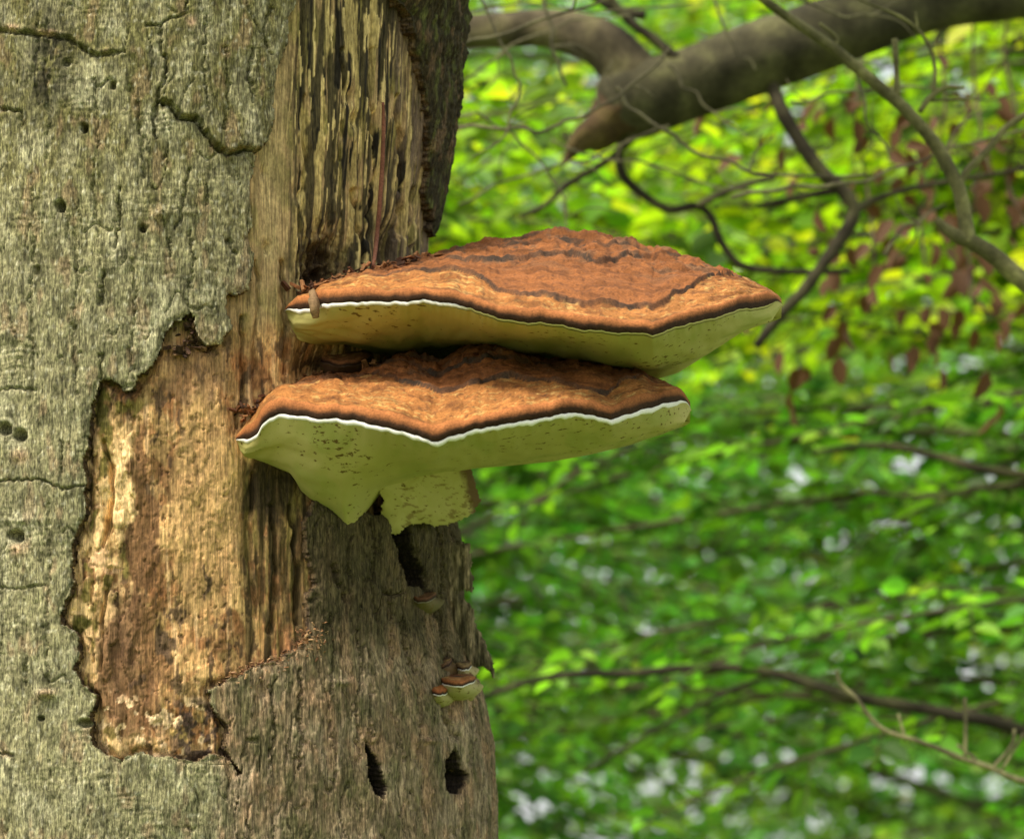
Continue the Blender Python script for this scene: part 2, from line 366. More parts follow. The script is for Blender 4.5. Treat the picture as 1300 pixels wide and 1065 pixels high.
hid = (~bare) & (dW > 45) & (np.minimum(np.minimum(dline(PX, PY, HOLE), dline(PX, PY, N1)), dline(PX, PY, N2)) > 38) & (ZZ > zlo+.01) & (ZZ < zhi-.01) & (TH > R(-117)) & (TH < R(23))   # wood wholly under thick bark is not meshed
VW = surf(RW); FW = gridfaces(nr, nc, wrap=True, mask=~hid[:-1])
top = len(VW); VWc = np.concatenate([VW, [[AX, AY, zz[-1]-.02]]])
j = np.arange(nc); capf = np.stack([(nr-1)*nc+j, (nr-1)*nc+(j+1) % nc, np.full(nc, top), np.full(nc, top)], 1)
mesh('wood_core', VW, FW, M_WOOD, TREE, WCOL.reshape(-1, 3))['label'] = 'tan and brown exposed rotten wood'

# ----- bark relief
ws = S+5*gn(S/30, Z/45, 101)
low_r = (PX > 250) & (PY > 560) & (TH > R(-75))
low_rf = ss(250, 300, PX)*ss(560, 640, PY)
db = 3.0*fbm(S/75, Z/110, 3, 103)+.95*fbm(ws/8, Z/34, 3, 107)+.65*ridge(ws/5.5, Z/15, 109)*(.6+.8*ss(-.3, .3, gn(S/40, Z/50, 111)))+.55*fbm(S/4, Z/7, 2, 113)-3.5*ss(.90, 1.0, ridge(ws/26, Z/95, 115))*ss(-.05, .25, gn(S/50, Z/80, 116))
hw = ridge(S/60, Z/6.5+.6*gn(S/25, Z/25, 5), 119)
db += .9*hw*ss(.0, .4, gn(S/80, Z/60, 121))
wr = S+9*gn(S/38, Z/70, 130)+3*gn(S/12, Z/18, 129)
dbr = 4.0*fbm(S/80, Z/140, 3, 131)+1.9*fbm(wr/10, Z/48, 3, 133)+1.0*fbm(wr/4, Z/20, 2, 137)+.9*fbm(S/4, Z/7, 2, 139)-6*ss(.86, .99, ridge(wr/24, Z/120, 135))*ss(-.15, .2, gn(S/45, Z/70, 136))-3*ss(.8, .98, ridge(wr/13, Z/60, 138))*ss(0, .3, gn(S/30, Z/50, 134))
db = db*(1-low_rf)+dbr*low_rf
CR = [([(237,0),(236,20),(215,24),(203,33),(186,31)],1.5,6),([(203,33),(207,50),(204,62),(212,78),(210,100),(203,115),(200,130),(195,150),(198,175)],2.0,10),
      ([(203,130),(215,133),(228,150),(248,151),(258,165),(272,185),(290,196),(312,188),(332,194)],2.6,15),
      ([(-10,38),(30,42),(68,46),(90,50),(105,62),(122,71),(160,65)],2.6,8),([(0,138),(25,142),(28,158)],1.8,7),
      ([(165,110),(175,130),(178,170),(183,200),(182,225)],2.2,6),([(240,215),(233,250),(228,280),(222,290)],1.7,8),([(320,62),(316,100),(322,130)],1.7,7),
      ([(213,185),(207,210)],1.2,5),([(152,240),(152,275),(146,315)],1.7,7),([(205,270),(214,300),(218,325)],1.5,6),([(262,235),(262,260)],1.5,6),
      ([(290,305),(300,322)],2,7),([(132,345),(130,362),(127,385)],2.2,8),([(78,560),(80,600)],1.7,6),([(128,450),(127,480)],1.7,8),
      ([(-10,611),(50,608),(78,621),(106,617)],1.3,6),([(-10,497),(20,492),(45,495)],1.6,5),([(25,805),(34,830),(32,870)],1.5,5),([(-10,745),(20,748),(60,742)],1.4,4),
      ([(-5,955),(14,958)],1.5,6),([(60,30),(58,90),(64,150),(60,200)],3,4),([(50,20),(45,100),(50,130)],2.4,4),([(345,10),(335,35),(340,60)],2,7),
      ([(120,100),(124,170),(119,230),(124,300)],1.6,4),([(95,290),(98,350),(92,420),(97,500)],1.6,4),([(40,220),(44,300),(38,380),(42,470)],1.6,4),([(262,20),(258,90),(264,140)],1.6,5),
      ([(168,330),(172,390),(166,440),(170,480)],1.6,5),([(60,640),(64,720),(58,800),(62,900)],1.5,4),([(285,60),(290,110),(284,165)],1.5,5),([(240,290),(246,330),(240,380)],1.5,5),
      # lower right sheet
      ([(424,718),(428,735),(436,748),(442,762)],2.6,12),([(380,850),(384,880),(379,905),(384,940),(380,975)],1.8,8),([(512,785),(516,815),(520,835),(528,852)],2.2,12),
      ([(470,660),(476,700),(470,740),(480,790)],2.0,9),([(545,755),(556,772),(562,800),(570,835),(580,850)],4.0,18),([(530,700),(545,740)],2,8),([(446,680),(440,712),(448,740)],2,8),
      ([(472,870),(470,905),(472,950)],2,8),([(494,750),(500,790),(496,840)],1.6,7),([(566,893),(570,915),(580,935)],4,14),([(600,790),(596,820),(606,860)],2,9),([(558,680),(566,720),(562,760)],2,9),
      ([(455,800),(460,850),(452,900),(458,960)],1.4,6),([(420,780),(424,830),(418,880)],1.4,6),([(530,880),(535,920),(528,970)],1.4,7),([(345,870),(350,920),(344,970)],1.4,6),([(600,880),(604,920),(598,970)],1.6,7),
      ([(486,752),(498,756),(512,752)],1.6,9)]
crk = np.zeros(S.shape)
for i, (pl, w, dp) in enumerate(CR):
    d = dline(PX+4*gn(S/8, Z/12, 150+i)+2*gn(S/3, Z/4, 151+i), PY+2.5*gn(S/6, Z/8, 190+i), pl); g = np.exp(-(d/w)**2); db -= dp*g; crk = np.maximum(crk, g)
# overlapping bark plates: the piece above the diagonal crack stands proud, the ledge at the top left too
def above(pts, fall):
    P = np.array(pts, float); y = np.interp(PX, P[:, 0], P[:, 1]); m = (PX > P[0, 0]) & (PX < P[-1, 0])
    return m*(PY < y)*np.exp(-np.clip(y-PY, 0, 999)/fall)
db += 9*above([(203,130),(215,133),(228,150),(248,151),(258,165),(272,185),(290,196),(312,188),(340,194)], 70)
db += 5*above([(-40,36),(30,42),(68,46),(90,50),(105,62),(122,71)], 40)
q0 = gn(S/6, Z/6, 99)
holes = [(77,262,6,7,18),(107,163,4,6,12),(182,290,4,5,12),(143,108,4,5,10),(25,553,8,8,12),(5,545,9,8,10),(20,681,9,8,12),(46,343,4,6,8),(84,80,4,5,5),(52,912,4,3,8),(108,918,9,5,14)]
for cx, cy, rx, ry, dp in holes: db -= 1.5*dp*np.exp(-((((PX-cx+2*q0)/rx)**2+((PY-cy)/ry)**2)**2))
for cx, cy, rx, ry, dp in [(25,575,13,10,5),(22,696,10,8,4),(60,880,12,6,9),(205,272,12,6,6),(0,425,20,9,4),(30,660,40,5,3),(240,270,20,4,3),(140,66,25,4,4),(435,866,14,4,5),(545,940,14,4,5)]:
    db += dp*blob(PX, PY, cx, cy, rx, ry)
# mossy ridge at the upper right
ridge_m = ((PY < 310) & (PX > 490) & (TH > R(-60))) | ((TH > R(-3)) & (PY < 640))
rf = ridge_m*1.0
db += rf*(8+8*fbm(S/22, Z/46, 4, 201)+2.5*fbm(S/6, Z/12, 3, 205))*np.where(back, 1, ss(-6, 34, dW))-4*np.exp(-dW/3)-5*rf*np.exp(-dW/9)
RB = R0+db/1000
# lifted, ragged plate edges: bark stands off close to the bare wood
bcol = np.zeros(S.shape+(3,))+np.array([.25, .235, .128])
q1 = fbm(S/70, Z/90, 4, 301); q2 = fbm(S/14, Z/34, 3, 305); q3 = gn(S/5, Z/9, 309); q4 = fbm(S/28, Z/60, 3, 313)
topf = 1-ss(120, 420, PY)
bcol = mixc(bcol, (.34, .325, .205), ss(0, .6, q1)*.75)
bcol = mixc(bcol, (.12, .115, .058), ss(0, .5, -q2)*.75)
bcol = mixc(bcol, (.14, .13, .04), topf*ss(-.4, .3, q4)*.8)
bcol = mixc(bcol, (.30, .195, .12), ss(.3, .6, q4-.2*q1)*.4)
bcol = mixc(bcol, (.42, .41, .30), ss(.35, .6, q3)*.5)
soot = np.clip(blob(PX, PY, 62, 60, 26, 55)+.7*blob(PX, PY, 50, 110, 40, 40), 0, 1)*ss(-.35, .1, q2+.3*q3)
bcol = mixc(bcol, (.055, .052, .03), soot*.85)
bcol = mixc(bcol, (.55, .36, .24), np.clip(blob(PX, PY, 27, 580, 10, 8)+blob(PX, PY, 24, 698, 9, 7)+blob(PX, PY, 60, 880, 12, 5)*.6+blob(PX, PY, 16, 36, 9, 4)+blob(PX, PY, 60, 42, 12, 3)+blob(PX, PY, 243, 28, 6, 6), 0, 1)*.8)
bcol = mixc(bcol, (.05, .05, .02), np.clip(blob(PX, PY, 25, 556, 7, 7)+blob(PX, PY, 5, 547, 9, 9)+blob(PX, PY, 22, 682, 7, 6), 0, 1)*.7)
rc = np.zeros(S.shape+(3,))+np.array([.212, .158, .092])
rc = mixc(rc, (.275, .215, .14), ss(.0, .5, q1+.5*ss(800, 930, PY)-.2)*.8); rc = mixc(rc, (.14, .115, .06), ss(0, .5, -fbm(ws/9, Z/80, 3, 321))*.8)
rc = mixc(rc, (.34, .205, .12), ss(.15, .5, q4)*.45); rc = mixc(rc, (.10, .105, .04), ss(.1, .5, -q4)*.5)
rc = mixc(rc, (.085, .068, .033), (1-ss(720, 850, PY-PX*.06+40*q4))*.8)  # bark darkened below the brackets: the dim light there put into colour
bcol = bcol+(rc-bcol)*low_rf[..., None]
mc = np.zeros(S.shape+(3,))+np.array([.055, .046, .02]); mc = mixc(mc, (.10, .115, .03), ss(0, .5, q2)*.8); mc = mixc(mc, (.17, .11, .06), ss(.2, .5, q4)*.6)
bcol = bcol+(mc-bcol)*rf[..., None]
lum = bcol.mean(-1, keepdims=True); bcol = bcol*np.clip((lum/.19)**.3, .6, 1.3)*np.array([1.03, 1.015, .975])
VB = surf(RB); VBI = surf(R0-.034)
cellbare = bare.reshape(nr, nc)
cb = cellbare[:-1] & cellbare[1:]; cb = cb & np.roll(cb, -1, 1)
keep = ~cb
cPX = PX[:-1]; cTH = TH[:-1]; cPY = PY[:-1]
part_r = (cTH > R(-75)) & (cTH < R(60)) & (cPY >= 600) & (cPX > np.where(cPY > 960, 299, 240))
part_r = ((cTH > R(-75)) & (cTH < R(60)) & (cPY >= 600) & ((cPX > 245) | (cTH > R(-3))) & ~((cPY > 972) & (cPX < 302) & (cTH < R(-10)))) 
part_m = (~part_r) & (cTH > R(-62)) & (cTH < R(60)) & ((cPX > 470) | (cTH > R(-3)))
part_l = ~part_r & ~part_m
FB = gridfaces(nr, nc, wrap=True).reshape(nr-1, nc, 4)
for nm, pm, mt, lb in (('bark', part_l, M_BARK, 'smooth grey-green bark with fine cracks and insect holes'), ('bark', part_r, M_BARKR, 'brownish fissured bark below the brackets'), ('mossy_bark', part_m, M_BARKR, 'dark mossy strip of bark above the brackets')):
    f = FB[pm & keep]
    V2, F2, bv = skirt(f, VB, VBI, 5, .0035, 31)
    bc1 = bcol.reshape(-1, 3); wn_ = fbm(V2[len(VB):, 0]*90, V2[len(VB):, 2]*90, 2, 3)
    cc = np.concatenate([bc1, mixc(np.zeros((len(wn_), 3))+np.array([.15, .10, .05]), (.06, .04, .025), ss(-.1, .4, wn_))])
    near = np.minimum(np.minimum(dline(PX, PY, HOLE+HOLE[:1]), dline(PX, PY, N1+N1[:1])), dline(PX, PY, N2+N2[:1])).ravel()[bv]
    cc[len(VB):] = np.where(np.tile(near < 9, 5)[:, None], (.03, .022, .014), cc[len(VB):])
    mesh(nm, V2, F2, mt, TREE, cc)['label'] = lb
def trunk_D(px, py):                  # depth of the stem's wood surface at a picture point
    m = (np.abs(PX-px) < 6) & (np.abs(PY-py) < 6) & (TH < R(0))
    if not m.any(): return 4.3
    return float(np.median(AY+RW[m]*np.sin(TH[m])-CAM_Y))

# ---------------------------------------------------------------- polygon slab (flap of bark, fungus lobe, chips)
def slab(name, poly, depth, thick, mat_front, colf, parent, step=1.6, rough=3.0, seed=0, relief=None, roundw=6.0, **kw):
    P = np.array(poly, float)
    xs = np.arange(P[:, 0].min()-6, P[:, 0].max()+6, step); ys = np.arange(P[:, 1].min()-6, P[:, 1].max()+6, step)
    GX, GY = np.meshgrid(xs, ys)
    m = inpoly(GX+rough*fbm(GX/9, GY/9, 3, seed), GY+rough*fbm(GX/9, GY/9, 3, seed+1), poly)
    d = dline(GX, GY, list(poly)+[poly[0]], 400)
    rnd = roundw*(1-np.clip(d/(roundw*1.6), 0, 1))**2/1000
    D = depth(GX, GY)+rnd
    if relief is not None: D = D-relief(GX, GY)/1000
    def pts(DD): return np.stack([(GX-650)/1000*DD/FD, DD+CAM_Y, CAM_Z+(HZ-GY)/1000*DD/FD], -1).reshape(-1, 3)
    th_ = thick*(1-.6*(1-np.clip(d/14, 0, 1))**2)
    Vf = pts(D); Db = D+th_; Vb = pts(Db)
    fm = m[:-1, :-1] & m[1:, :-1] & m[:-1, 1:] & m[1:, 1:]
    F = gridfaces(len(ys), len(xs), mask=fm)
    V2, F2, bv = skirt(F, Vf, Vb)
    n = len(V2)
    # back face shares the skirt's far rim
    rm = np.arange(len(Vf))+n; rim = np.zeros(len(Vf), np.int64)-1; rim[bv] = len(Vf)+np.arange(len(bv))
    rm = np.where(rim >= 0, rim, rm)
    V3 = np.concatenate([V2, Vb]); F3 = np.concatenate([F2, rm[F][:, ::-1]])
    c = colf(GX, GY).reshape(-1, 3); c3 = np.concatenate([c, c[bv]*0+np.array(kw.get('edge', (.1, .06, .03))), c*0+np.array(kw.get('back', (.14, .06, .025)))])
    return mesh(name, V3, F3, mat_front, parent, c3)
FLAP = [(560,676),(575,684),(597,688),(600,720),(603,742),(600,754),(588,750),(583,753),(590,762),(600,765),(605,790),(615,810),(625,835),(630,861),(623,862),(621,851),(606,848),(600,854),(590,838),(580,812),(570,780),(562,740)]
def flapcol(x, y):
    c = np.zeros(x.shape+(3,))+np.array([.15, .12, .065]); n = fbm(x/7, y/50, 3, 5)
    c = mixc(c, (.26, .2, .12), ss(0, .4, n)); c = mixc(c, (.06, .05, .025), ss(0, .5, -n)); return c
slab('bark_flap', FLAP, lambda x, y: 4.335+(x-590)*.0004+0*y, .013, M_BARKR, flapcol, TREE, seed=3, relief=lambda x, y: 3*ridge(x/9, y/70, 7)+2*ridge(x/4, y/30, 8))['label'] = 'ragged bark flap curling off the edge'

# ---------------------------------------------------------------- bracket fungi
UP = np.array([0, 0, 1.0])
def curve(pts, t, x0, x1, smooth=2):
    P = np.array(pts, float); tt = (P[:, 0]-x0)/(x1-x0)
    o = np.argsort(tt); P = P[o]; tt = tt[o]
    out = np.stack([np.interp(t, tt, P[:, k]) for k in range(3)], -1)
    k = np.hanning(2*smooth+3)[1:-1]; k /= k.sum()
    pad = np.concatenate([np.repeat(out[:1], smooth, 0), out, np.repeat(out[-1:], smooth, 0)])
    out = np.stack([np.convolve(pad[:, i], k, 'valid') for i in range(3)], -1)
    D = out[:, 2]
    return np.stack([(out[:, 0]-650)/1000*D/FD, D+CAM_Y, CAM_Z+(HZ-out[:, 1])/1000*D/FD], -1)
def bracket(root, lip, spine, keel, back, x0, x1, n=420, nv=70, grooves=(), seed=0, lipw=1.0, bulge=.009, smooth=3, white=1.0, amp=1.0, capcol=None, porecol=(.50, .455, .165)):  # porecol: green bounced light mixed into the cream, with some algae
    t = np.linspace(0, 1, n)
    Lf = curve(lip, t, x0, x1, smooth); Sp = curve(spine, t, x0, x1, smooth+1); Kl = curve(keel, t, x0, x1, smooth); Lb = curve(back, t, x0, x1, 8)
    px = x0+t*(x1-x0)
    wob = gn(px/22, px*0, seed)*.0022+gn(px/7, px*0, seed+1)*.0011
    Lf = Lf+UP*wob[:, None]*amp
    taper = np.clip(np.minimum(t, 1-t)/.03, .12, 1)
    inw = Sp-Lf; inw[:, 2] = 0; il = np.linalg.norm(inw, axis=1, keepdims=True); inw = inw/np.maximum(il, 1e-4)
    mm = .001*lipw*taper[:, None]
    wl = (1+.35*gn(px/35, px*0, seed+5))[:, None]
    rows = [Lf+inw*13*mm-UP*5*mm, Lf+inw*5*mm-UP*6.5*mm, Lf+inw*1.5*mm-UP*4*mm, Lf.copy(), Lf+inw*.2*mm+UP*4*mm*wl, Lf+inw*2*mm+UP*8*mm*wl, Lf+inw*6*mm+UP*11.5*mm*wl]
    lipc = [0, 0, 0, .04, .75, 1.1, 1.2]  # dark lip underside: brown crust plus painted undercut shadow
    A = rows[-1]
    v = np.linspace(0, 1, nv+1)[1:]
    T, Vv = np.meshgrid(px, v)
    h = np.zeros(T.shape); dark = np.zeros(T.shape); zone = np.zeros(T.shape)
    jit = .016*fbm(T/34, Vv*3, 4, seed+9)
    for g, dep, wid in grooves:
        gp = np.array(g, float); vg = np.interp(T, gp[:, 0], gp[:, 1])+.9*jit
        gs = np.interp(T, gp[:, 0], gp[:, 2] if gp.shape[1] > 2 else gp[:, 0]*0+1)
        dv = Vv-vg
        h += dep*gs*ss(0, wid, dv)*np.exp(-np.clip(dv-wid, 0, 1)/.22)-.4*dep*gs*np.exp(-np.clip(-dv, 0, 1)/.05)*(dv < wid*.3)
        dark = np.maximum(dark, gs*ss(-.35*wid, .1*wid, dv)*ss(1.5*wid, .9*wid, dv)); zone += gs*ss(-.01, .01, dv)
    span = np.linalg.norm(Sp-A, axis=1)[None, :]
    h += bulge*4*Vv*(1-Vv)*np.minimum(1, span/.2)
    h += amp*(.0035*fbm(T/45, Vv*5, 4, seed+20)+.0011*fbm(T/14, Vv*42, 3, seed+25)+.003*fbm(T/60, Vv*14, 3, seed+27)+.0060*fbm(T/22, Vv*20, 4, seed+28)*ss(.35, .75, Vv)+.004*(ridge(T/55, Vv*9+T/90, seed+33)-.6)*ss(.5, .85, Vv)-.006*ss(.5, .62, fbm(T/26, Vv*26, 3, seed+29))*ss(.3, .7, Vv))*ss(0, .06, Vv)
    h *= taper[None, :]*np.clip(span/.22, .25, 1)
    nrm = np.cross(np.gradient(A, axis=0), (Sp-A)); nl = np.linalg.norm(nrm, axis=1, keepdims=True); nrm = nrm/np.maximum(nl, 1e-9)
    nrm = np.where(nrm[:, 2:3] < 0, -nrm, nrm); nrm = nrm*.5+UP*.5
    for k in range(7): nrm = np.concatenate([nrm[:1], (nrm[:-2]+nrm[1:-1]*2+nrm[2:])/4, nrm[-1:]])
    topf = A[None]+(Sp-A)[None]*Vv[..., None]+nrm[None]*h[..., None]
    w = np.linspace(0, 1, 26)[1:]
    T2, W2 = np.meshgrid(px, w)
    hb = (amp*.006*fbm(T2/30, W2*3, 3, seed+30)*np.sin(np.pi*np.clip(W2, 0, 1)))*taper[None]*np.clip(span/.25, .1, 1)+.008*np.sin(np.pi*W2)*min(1, bulge/.009)*np.clip(span/.25-.1, 0, 1)
    hend = h[-1][None]*(1-W2)
    topb = Sp[None]+(Lb-Sp)[None]*W2[..., None]+UP*hb[..., None]+nrm[None]*hend[..., None]
    V = np.concatenate([np.stack(rows), topf, topb]); nrw = V.shape[0]
    # cap colour: cocoa-brown crust, orange young band at the lip, dark ring lines
    cN = fbm(T/45, Vv*11, 4, seed+40); cF = fbm(T/10, Vv*36, 3, seed+44); cY = fbm(T/16, Vv*60, 3, seed+47)+.3*fbm(T/60, Vv*3, 2, seed+48)
    base = np.array([.235, .088, .028]) if capcol is None else np.array(capcol)
    c = np.zeros(T.shape+(3,))+base
    c = mixc(c, base*np.array([1.55, 1.75, 1.5]), (1-ss(0, 1.0, zone))*(1-ss(.35, .6, Vv))*.85)
    c = mixc(c, (.47, .30, .10), (1-ss(0, 1, zone))*ss(.28, .5, cY)*.75)
    c = mixc(c, base*.55, ss(.05, .55, -cN)*.65)
    c = mixc(c, (.13, .075, .040), ss(.12, .5, cN)*ss(.25, .7, Vv)*.75)
    c = mixc(c, (.10, .04, .018), ss(.3, .6, cF)*.6)
    c = mixc(c, (.055, .035, .022), ss(.30, .48, fbm(T/38, Vv*16, 4, seed+52))*ss(.45, .8, Vv)*.8)
    c = mixc(c, (.045, .033, .024), np.clip(dark*(.8+.5*cN), 0, 1)*.92)
    lc = np.array([.04, .02, .011])[None, None]+np.array(lipc)[:, None, None]*(base*1.25-np.array([.04, .02, .011]))[None, None]+np.zeros((7, n, 1))
    cb = np.zeros(T2.shape+(3,))+base*.8
    col = np.concatenate([lc, c, cb])
    cap = mesh('cap', V.reshape(-1, 3), gridfaces(nrw, n), M_CAP, root, col.reshape(-1, 3))
    # white growing margin
    wpx = np.array(white, float) if not np.isscalar(white) else np.array([[x0, white], [x1, white]])
    ww = ((1+.5*gn(px/12, px*0, seed+60))*np.interp(px, wpx[:, 0], wpx[:, 1]))[:, None]
    dn = Kl-Lf; dn = dn/np.maximum(np.linalg.norm(dn, axis=1, keepdims=True), 1e-4)
    r = [Lf+inw*12*mm-UP*4*mm, Lf+inw*4.5*mm-UP*5*mm, Lf+inw*3.2*mm-UP*7*mm*(.6+.4*ww), Lf+inw*4.5*mm-UP*(7+3.0*ww)*mm, Lf+inw*9*mm-UP*(7.5+3.5*ww)*mm, Lf+inw*16*mm-UP*8*mm]
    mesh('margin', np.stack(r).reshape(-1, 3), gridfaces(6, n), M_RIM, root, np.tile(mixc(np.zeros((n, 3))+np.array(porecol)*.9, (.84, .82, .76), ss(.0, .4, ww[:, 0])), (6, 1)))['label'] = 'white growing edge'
    # pore surface: front underside, then back underside
    A2 = Lf+inw*6.5*mm-UP*(8.5+2*ww)*mm
    u = np.linspace(0, 1, 44); T3, U3 = np.meshgrid(px, u)
    def sm(Q, k):
        ker = np.hanning(2*k+3)[1:-1]; ker /= ker.sum(); pq = np.concatenate([2*Q[:1]-Q[k:0:-1], Q, 2*Q[-1:]-Q[-2:-k-2:-1]])
        return np.stack([np.convolve(pq[:, i], ker, 'valid') for i in range(3)], -1)
    As, Ks = sm(A2, n//14), sm(Kl, n//9)
    U4 = U3[..., None]
    lin = As[None]+(Ks-As)[None]*U4+(A2-As)[None]*(1-U4)**7+(Kl-Ks)[None]*U4**4
    nb = np.cross(np.gradient(As, axis=0), (Ks-As)); nb = nb/np.maximum(np.linalg.norm(nb, axis=1, keepdims=True), 1e-9); nb = np.where(nb[:, 2:3] > 0, -nb, nb)
    for k in range(40): nb = np.concatenate([nb[:1], (nb[:-2]+nb[1:-1]*2+nb[2:])/4, nb[-1:]])
    hp = (.012*np.sin(np.pi*U3)+amp*.006*fbm(T3/70, U3*2, 3, seed+70)*np.sin(np.pi*U3))*np.minimum(1, taper)[None]
    front = lin+nb[None]*hp[..., None]
    w = np.linspace(0, 1, 18)[1:]
    hb2 = np.sin(np.pi*w)[:, None, None]*.012
    backp = Kl[None]+(Lb-Kl-UP*.01)[None]*w[:, None, None]-UP*hb2
    V = np.concatenate([front, backp])
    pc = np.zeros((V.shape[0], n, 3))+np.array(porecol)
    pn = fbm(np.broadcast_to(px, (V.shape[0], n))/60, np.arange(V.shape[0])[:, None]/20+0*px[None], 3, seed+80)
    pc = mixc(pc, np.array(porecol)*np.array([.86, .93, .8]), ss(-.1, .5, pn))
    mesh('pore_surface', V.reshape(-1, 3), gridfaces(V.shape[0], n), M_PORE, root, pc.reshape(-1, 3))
    return Lf, Sp

# upper bracket
UR = tag(empty('bracket_fungus', tuple(at(600, 400, 4.2))), 'wide upper rust-brown bracket fungus reaching out past the trunk', 'bracket fungus')
u_lip = [(360,396,4.10),(366,390,4.07),(385,384,4.04),(400,386,4.02),(408,380,4.0),(440,377,3.96),(490,377,3.93),(535,375,3.90),(575,379,3.88),(600,386,3.87),(625,395,3.86),(650,402,3.86),(690,403,3.86),(725,409,3.86),(760,414,3.86),(790,416,3.87),(815,416,3.87),(828,420,3.87),(840,416,3.88),(858,408,3.9),(900,399,3.95),(925,391,3.99),(945,385,4.03),(970,383,4.08),(985,379,4.11),(993,386,4.15)]
u_sp = [(360,391,4.12),(375,380,4.13),(400,372,4.14),(440,360,4.18),(480,347,4.25),(520,338,4.32),(548,329,4.36),(580,317,4.36),(620,309,4.36),(650,306,4.34),(680,299,4.34),(705,294,4.33),(740,297,4.33),(770,303,4.32),(800,305,4.32),(830,318,4.30),(850,320,4.28),(875,328,4.27),(910,342,4.24),(937,354,4.22),(955,358,4.20),(975,368,4.17),(990,376,4.15),(993,382,4.15)]
u_kl = [(360,400,4.12),(368,420,4.09),(380,432,4.1),(400,436,4.11),(440,434,4.14),(480,443,4.17),(520,448,4.2),(560,446,4.24),(600,444,4.25),(640,442,4.25),(700,456,4.25),(760,463,4.25),(800,474,4.25),(835,481,4.25),(860,474,4.24),(890,455,4.22),(915,437,4.2),(945,416,4.18),(970,404,4.16),(986,394,4.15),(993,388,4.15)]
u_bk = [(360,396,4.16),(450,440,4.5),(560,462,4.6),(640,452,4.62),(720,440,4.6),(850,392,4.55),(940,390,4.35),(985,386,4.2),(993,386,4.16)]
u_gr = [([(360,.6,0),(430,.5,.2),(500,.42,.8),(560,.36,1),(600,.30,1),(625,.20,1),(660,.10,1),(720,.10,1),(790,.12,1),(850,.18,1),(890,.40,1),(930,.82,1),(960,.95,.4),(993,.97,0)],.0042,.013),
        ([(360,.8,0),(560,.60,.5),(600,.55,.9),(660,.57,1),(725,.64,1),(755,.56,1),(790,.66,.9),(820,.78,.7),(860,.95,.2),(993,1,0)],.005,.014),
        ([(360,.12,0),(520,.13,.3),(575,.12,0),(993,.1,0)],.0015,.014),
        ([(360,.9,0),(640,.84,.6),(720,.88,.9),(770,.84,.9),(830,.95,0),(993,1,0)],.005,.014)]
bracket(UR, u_lip, u_sp, u_kl, u_bk, 360, 993, n=500, nv=140, grooves=u_gr, seed=400, white=[(360,.9),(400,1),(470,.7),(560,.45),(600,.05),(900,0),(993,0)])
# lower bracket
LR = tag(empty('bracket_fungus', tuple(at(560, 560, 4.2))), 'lower orange-brown bracket fungus with white edge and notched lip', 'bracket fungus')
l_lip = [(296,560,4.06),(303,555,4.04),(318,549,4.02),(327,545,4.0),(331,534,3.98),(340,525,3.97),(352,519,3.96),(375,521,3.94),(400,524,3.92),(430,525,3.9),(460,529,3.88),(490,536,3.86),(520,543,3.85),(540,550,3.84),(553,555,3.84),(566,549,3.84),(590,542,3.84),(630,533,3.84),(670,527,3.85),(705,521,3.86),(730,517,3.88),(745,520,3.89),(752,519,3.9),(775,527,3.91),(790,521,3.93),(820,512,3.97),(845,506,4.01),(865,503,4.06),(873,508,4.09),(877,518,4.12)]
l_sp = [(296,556,4.08),(305,540,4.09),(325,520,4.11),(345,502,4.14),(375,486,4.18),(400,479,4.2),(440,472,4.2),(480,464,4.18),(505,455,4.16),(525,450,4.15),(540,451,4.14),(562,458,4.14),(580,446,4.14),(600,434,4.14),(620,429,4.14),(640,433,4.14),(665,447,4.14),(690,456,4.14),(715,461,4.14),(740,457,4.13),(760,458,4.13),(790,466,4.13),(815,476,4.13),(830,482,4.12),(850,488,4.12),(868,498,4.12),(877,512,4.12)]
l_kl = [(296,564,4.08),(320,584,4.09),(345,592,4.1),(372,602,4.09),(381,622,4.09),(395,634,4.09),(418,646,4.10),(432,660,4.11),(440,674,4.12),(452,668,4.13),(466,648,4.15),(482,628,4.17),(520,612,4.2),(560,600,4.25),(600,595,4.24),(650,591,4.22),(700,586,4.2),(750,577,4.18),(800,565,4.16),(840,550,4.14),(868,534,4.13),(877,522,4.12)]
l_bk = [(296,562,4.12),(380,555,4.5),(500,545,4.66),(650,535,4.6),(780,520,4.45),(860,515,4.25),(877,518,4.14)]
l_gr = [([(296,.6,0),(370,.62,.4),(440,.64,.9),(480,.64,1),(510,.44,1),(550,.37,1),(600,.33,1),(650,.38,1),(700,.28,1),(740,.16,1),(770,.18,1),(810,.55,.8),(845,.9,.2),(877,1,0)],.0042,.015),
        ([(296,.85,0),(470,.9,.4),(520,.72,.9),(553,.62,1),(620,.60,1),(670,.68,.8),(720,.7,.4),(780,.8,0),(877,1,0)],.0045,.016),
        ([(296,.2,0),(420,.18,.2),(553,.14,.3),(700,.1,.1),(877,.2,0)],.0012,.018)]
bracket(LR, l_lip, l_sp, l_kl, l_bk, 296, 877, n=500, nv=130, grooves=l_gr, seed=500, lipw=1.05)
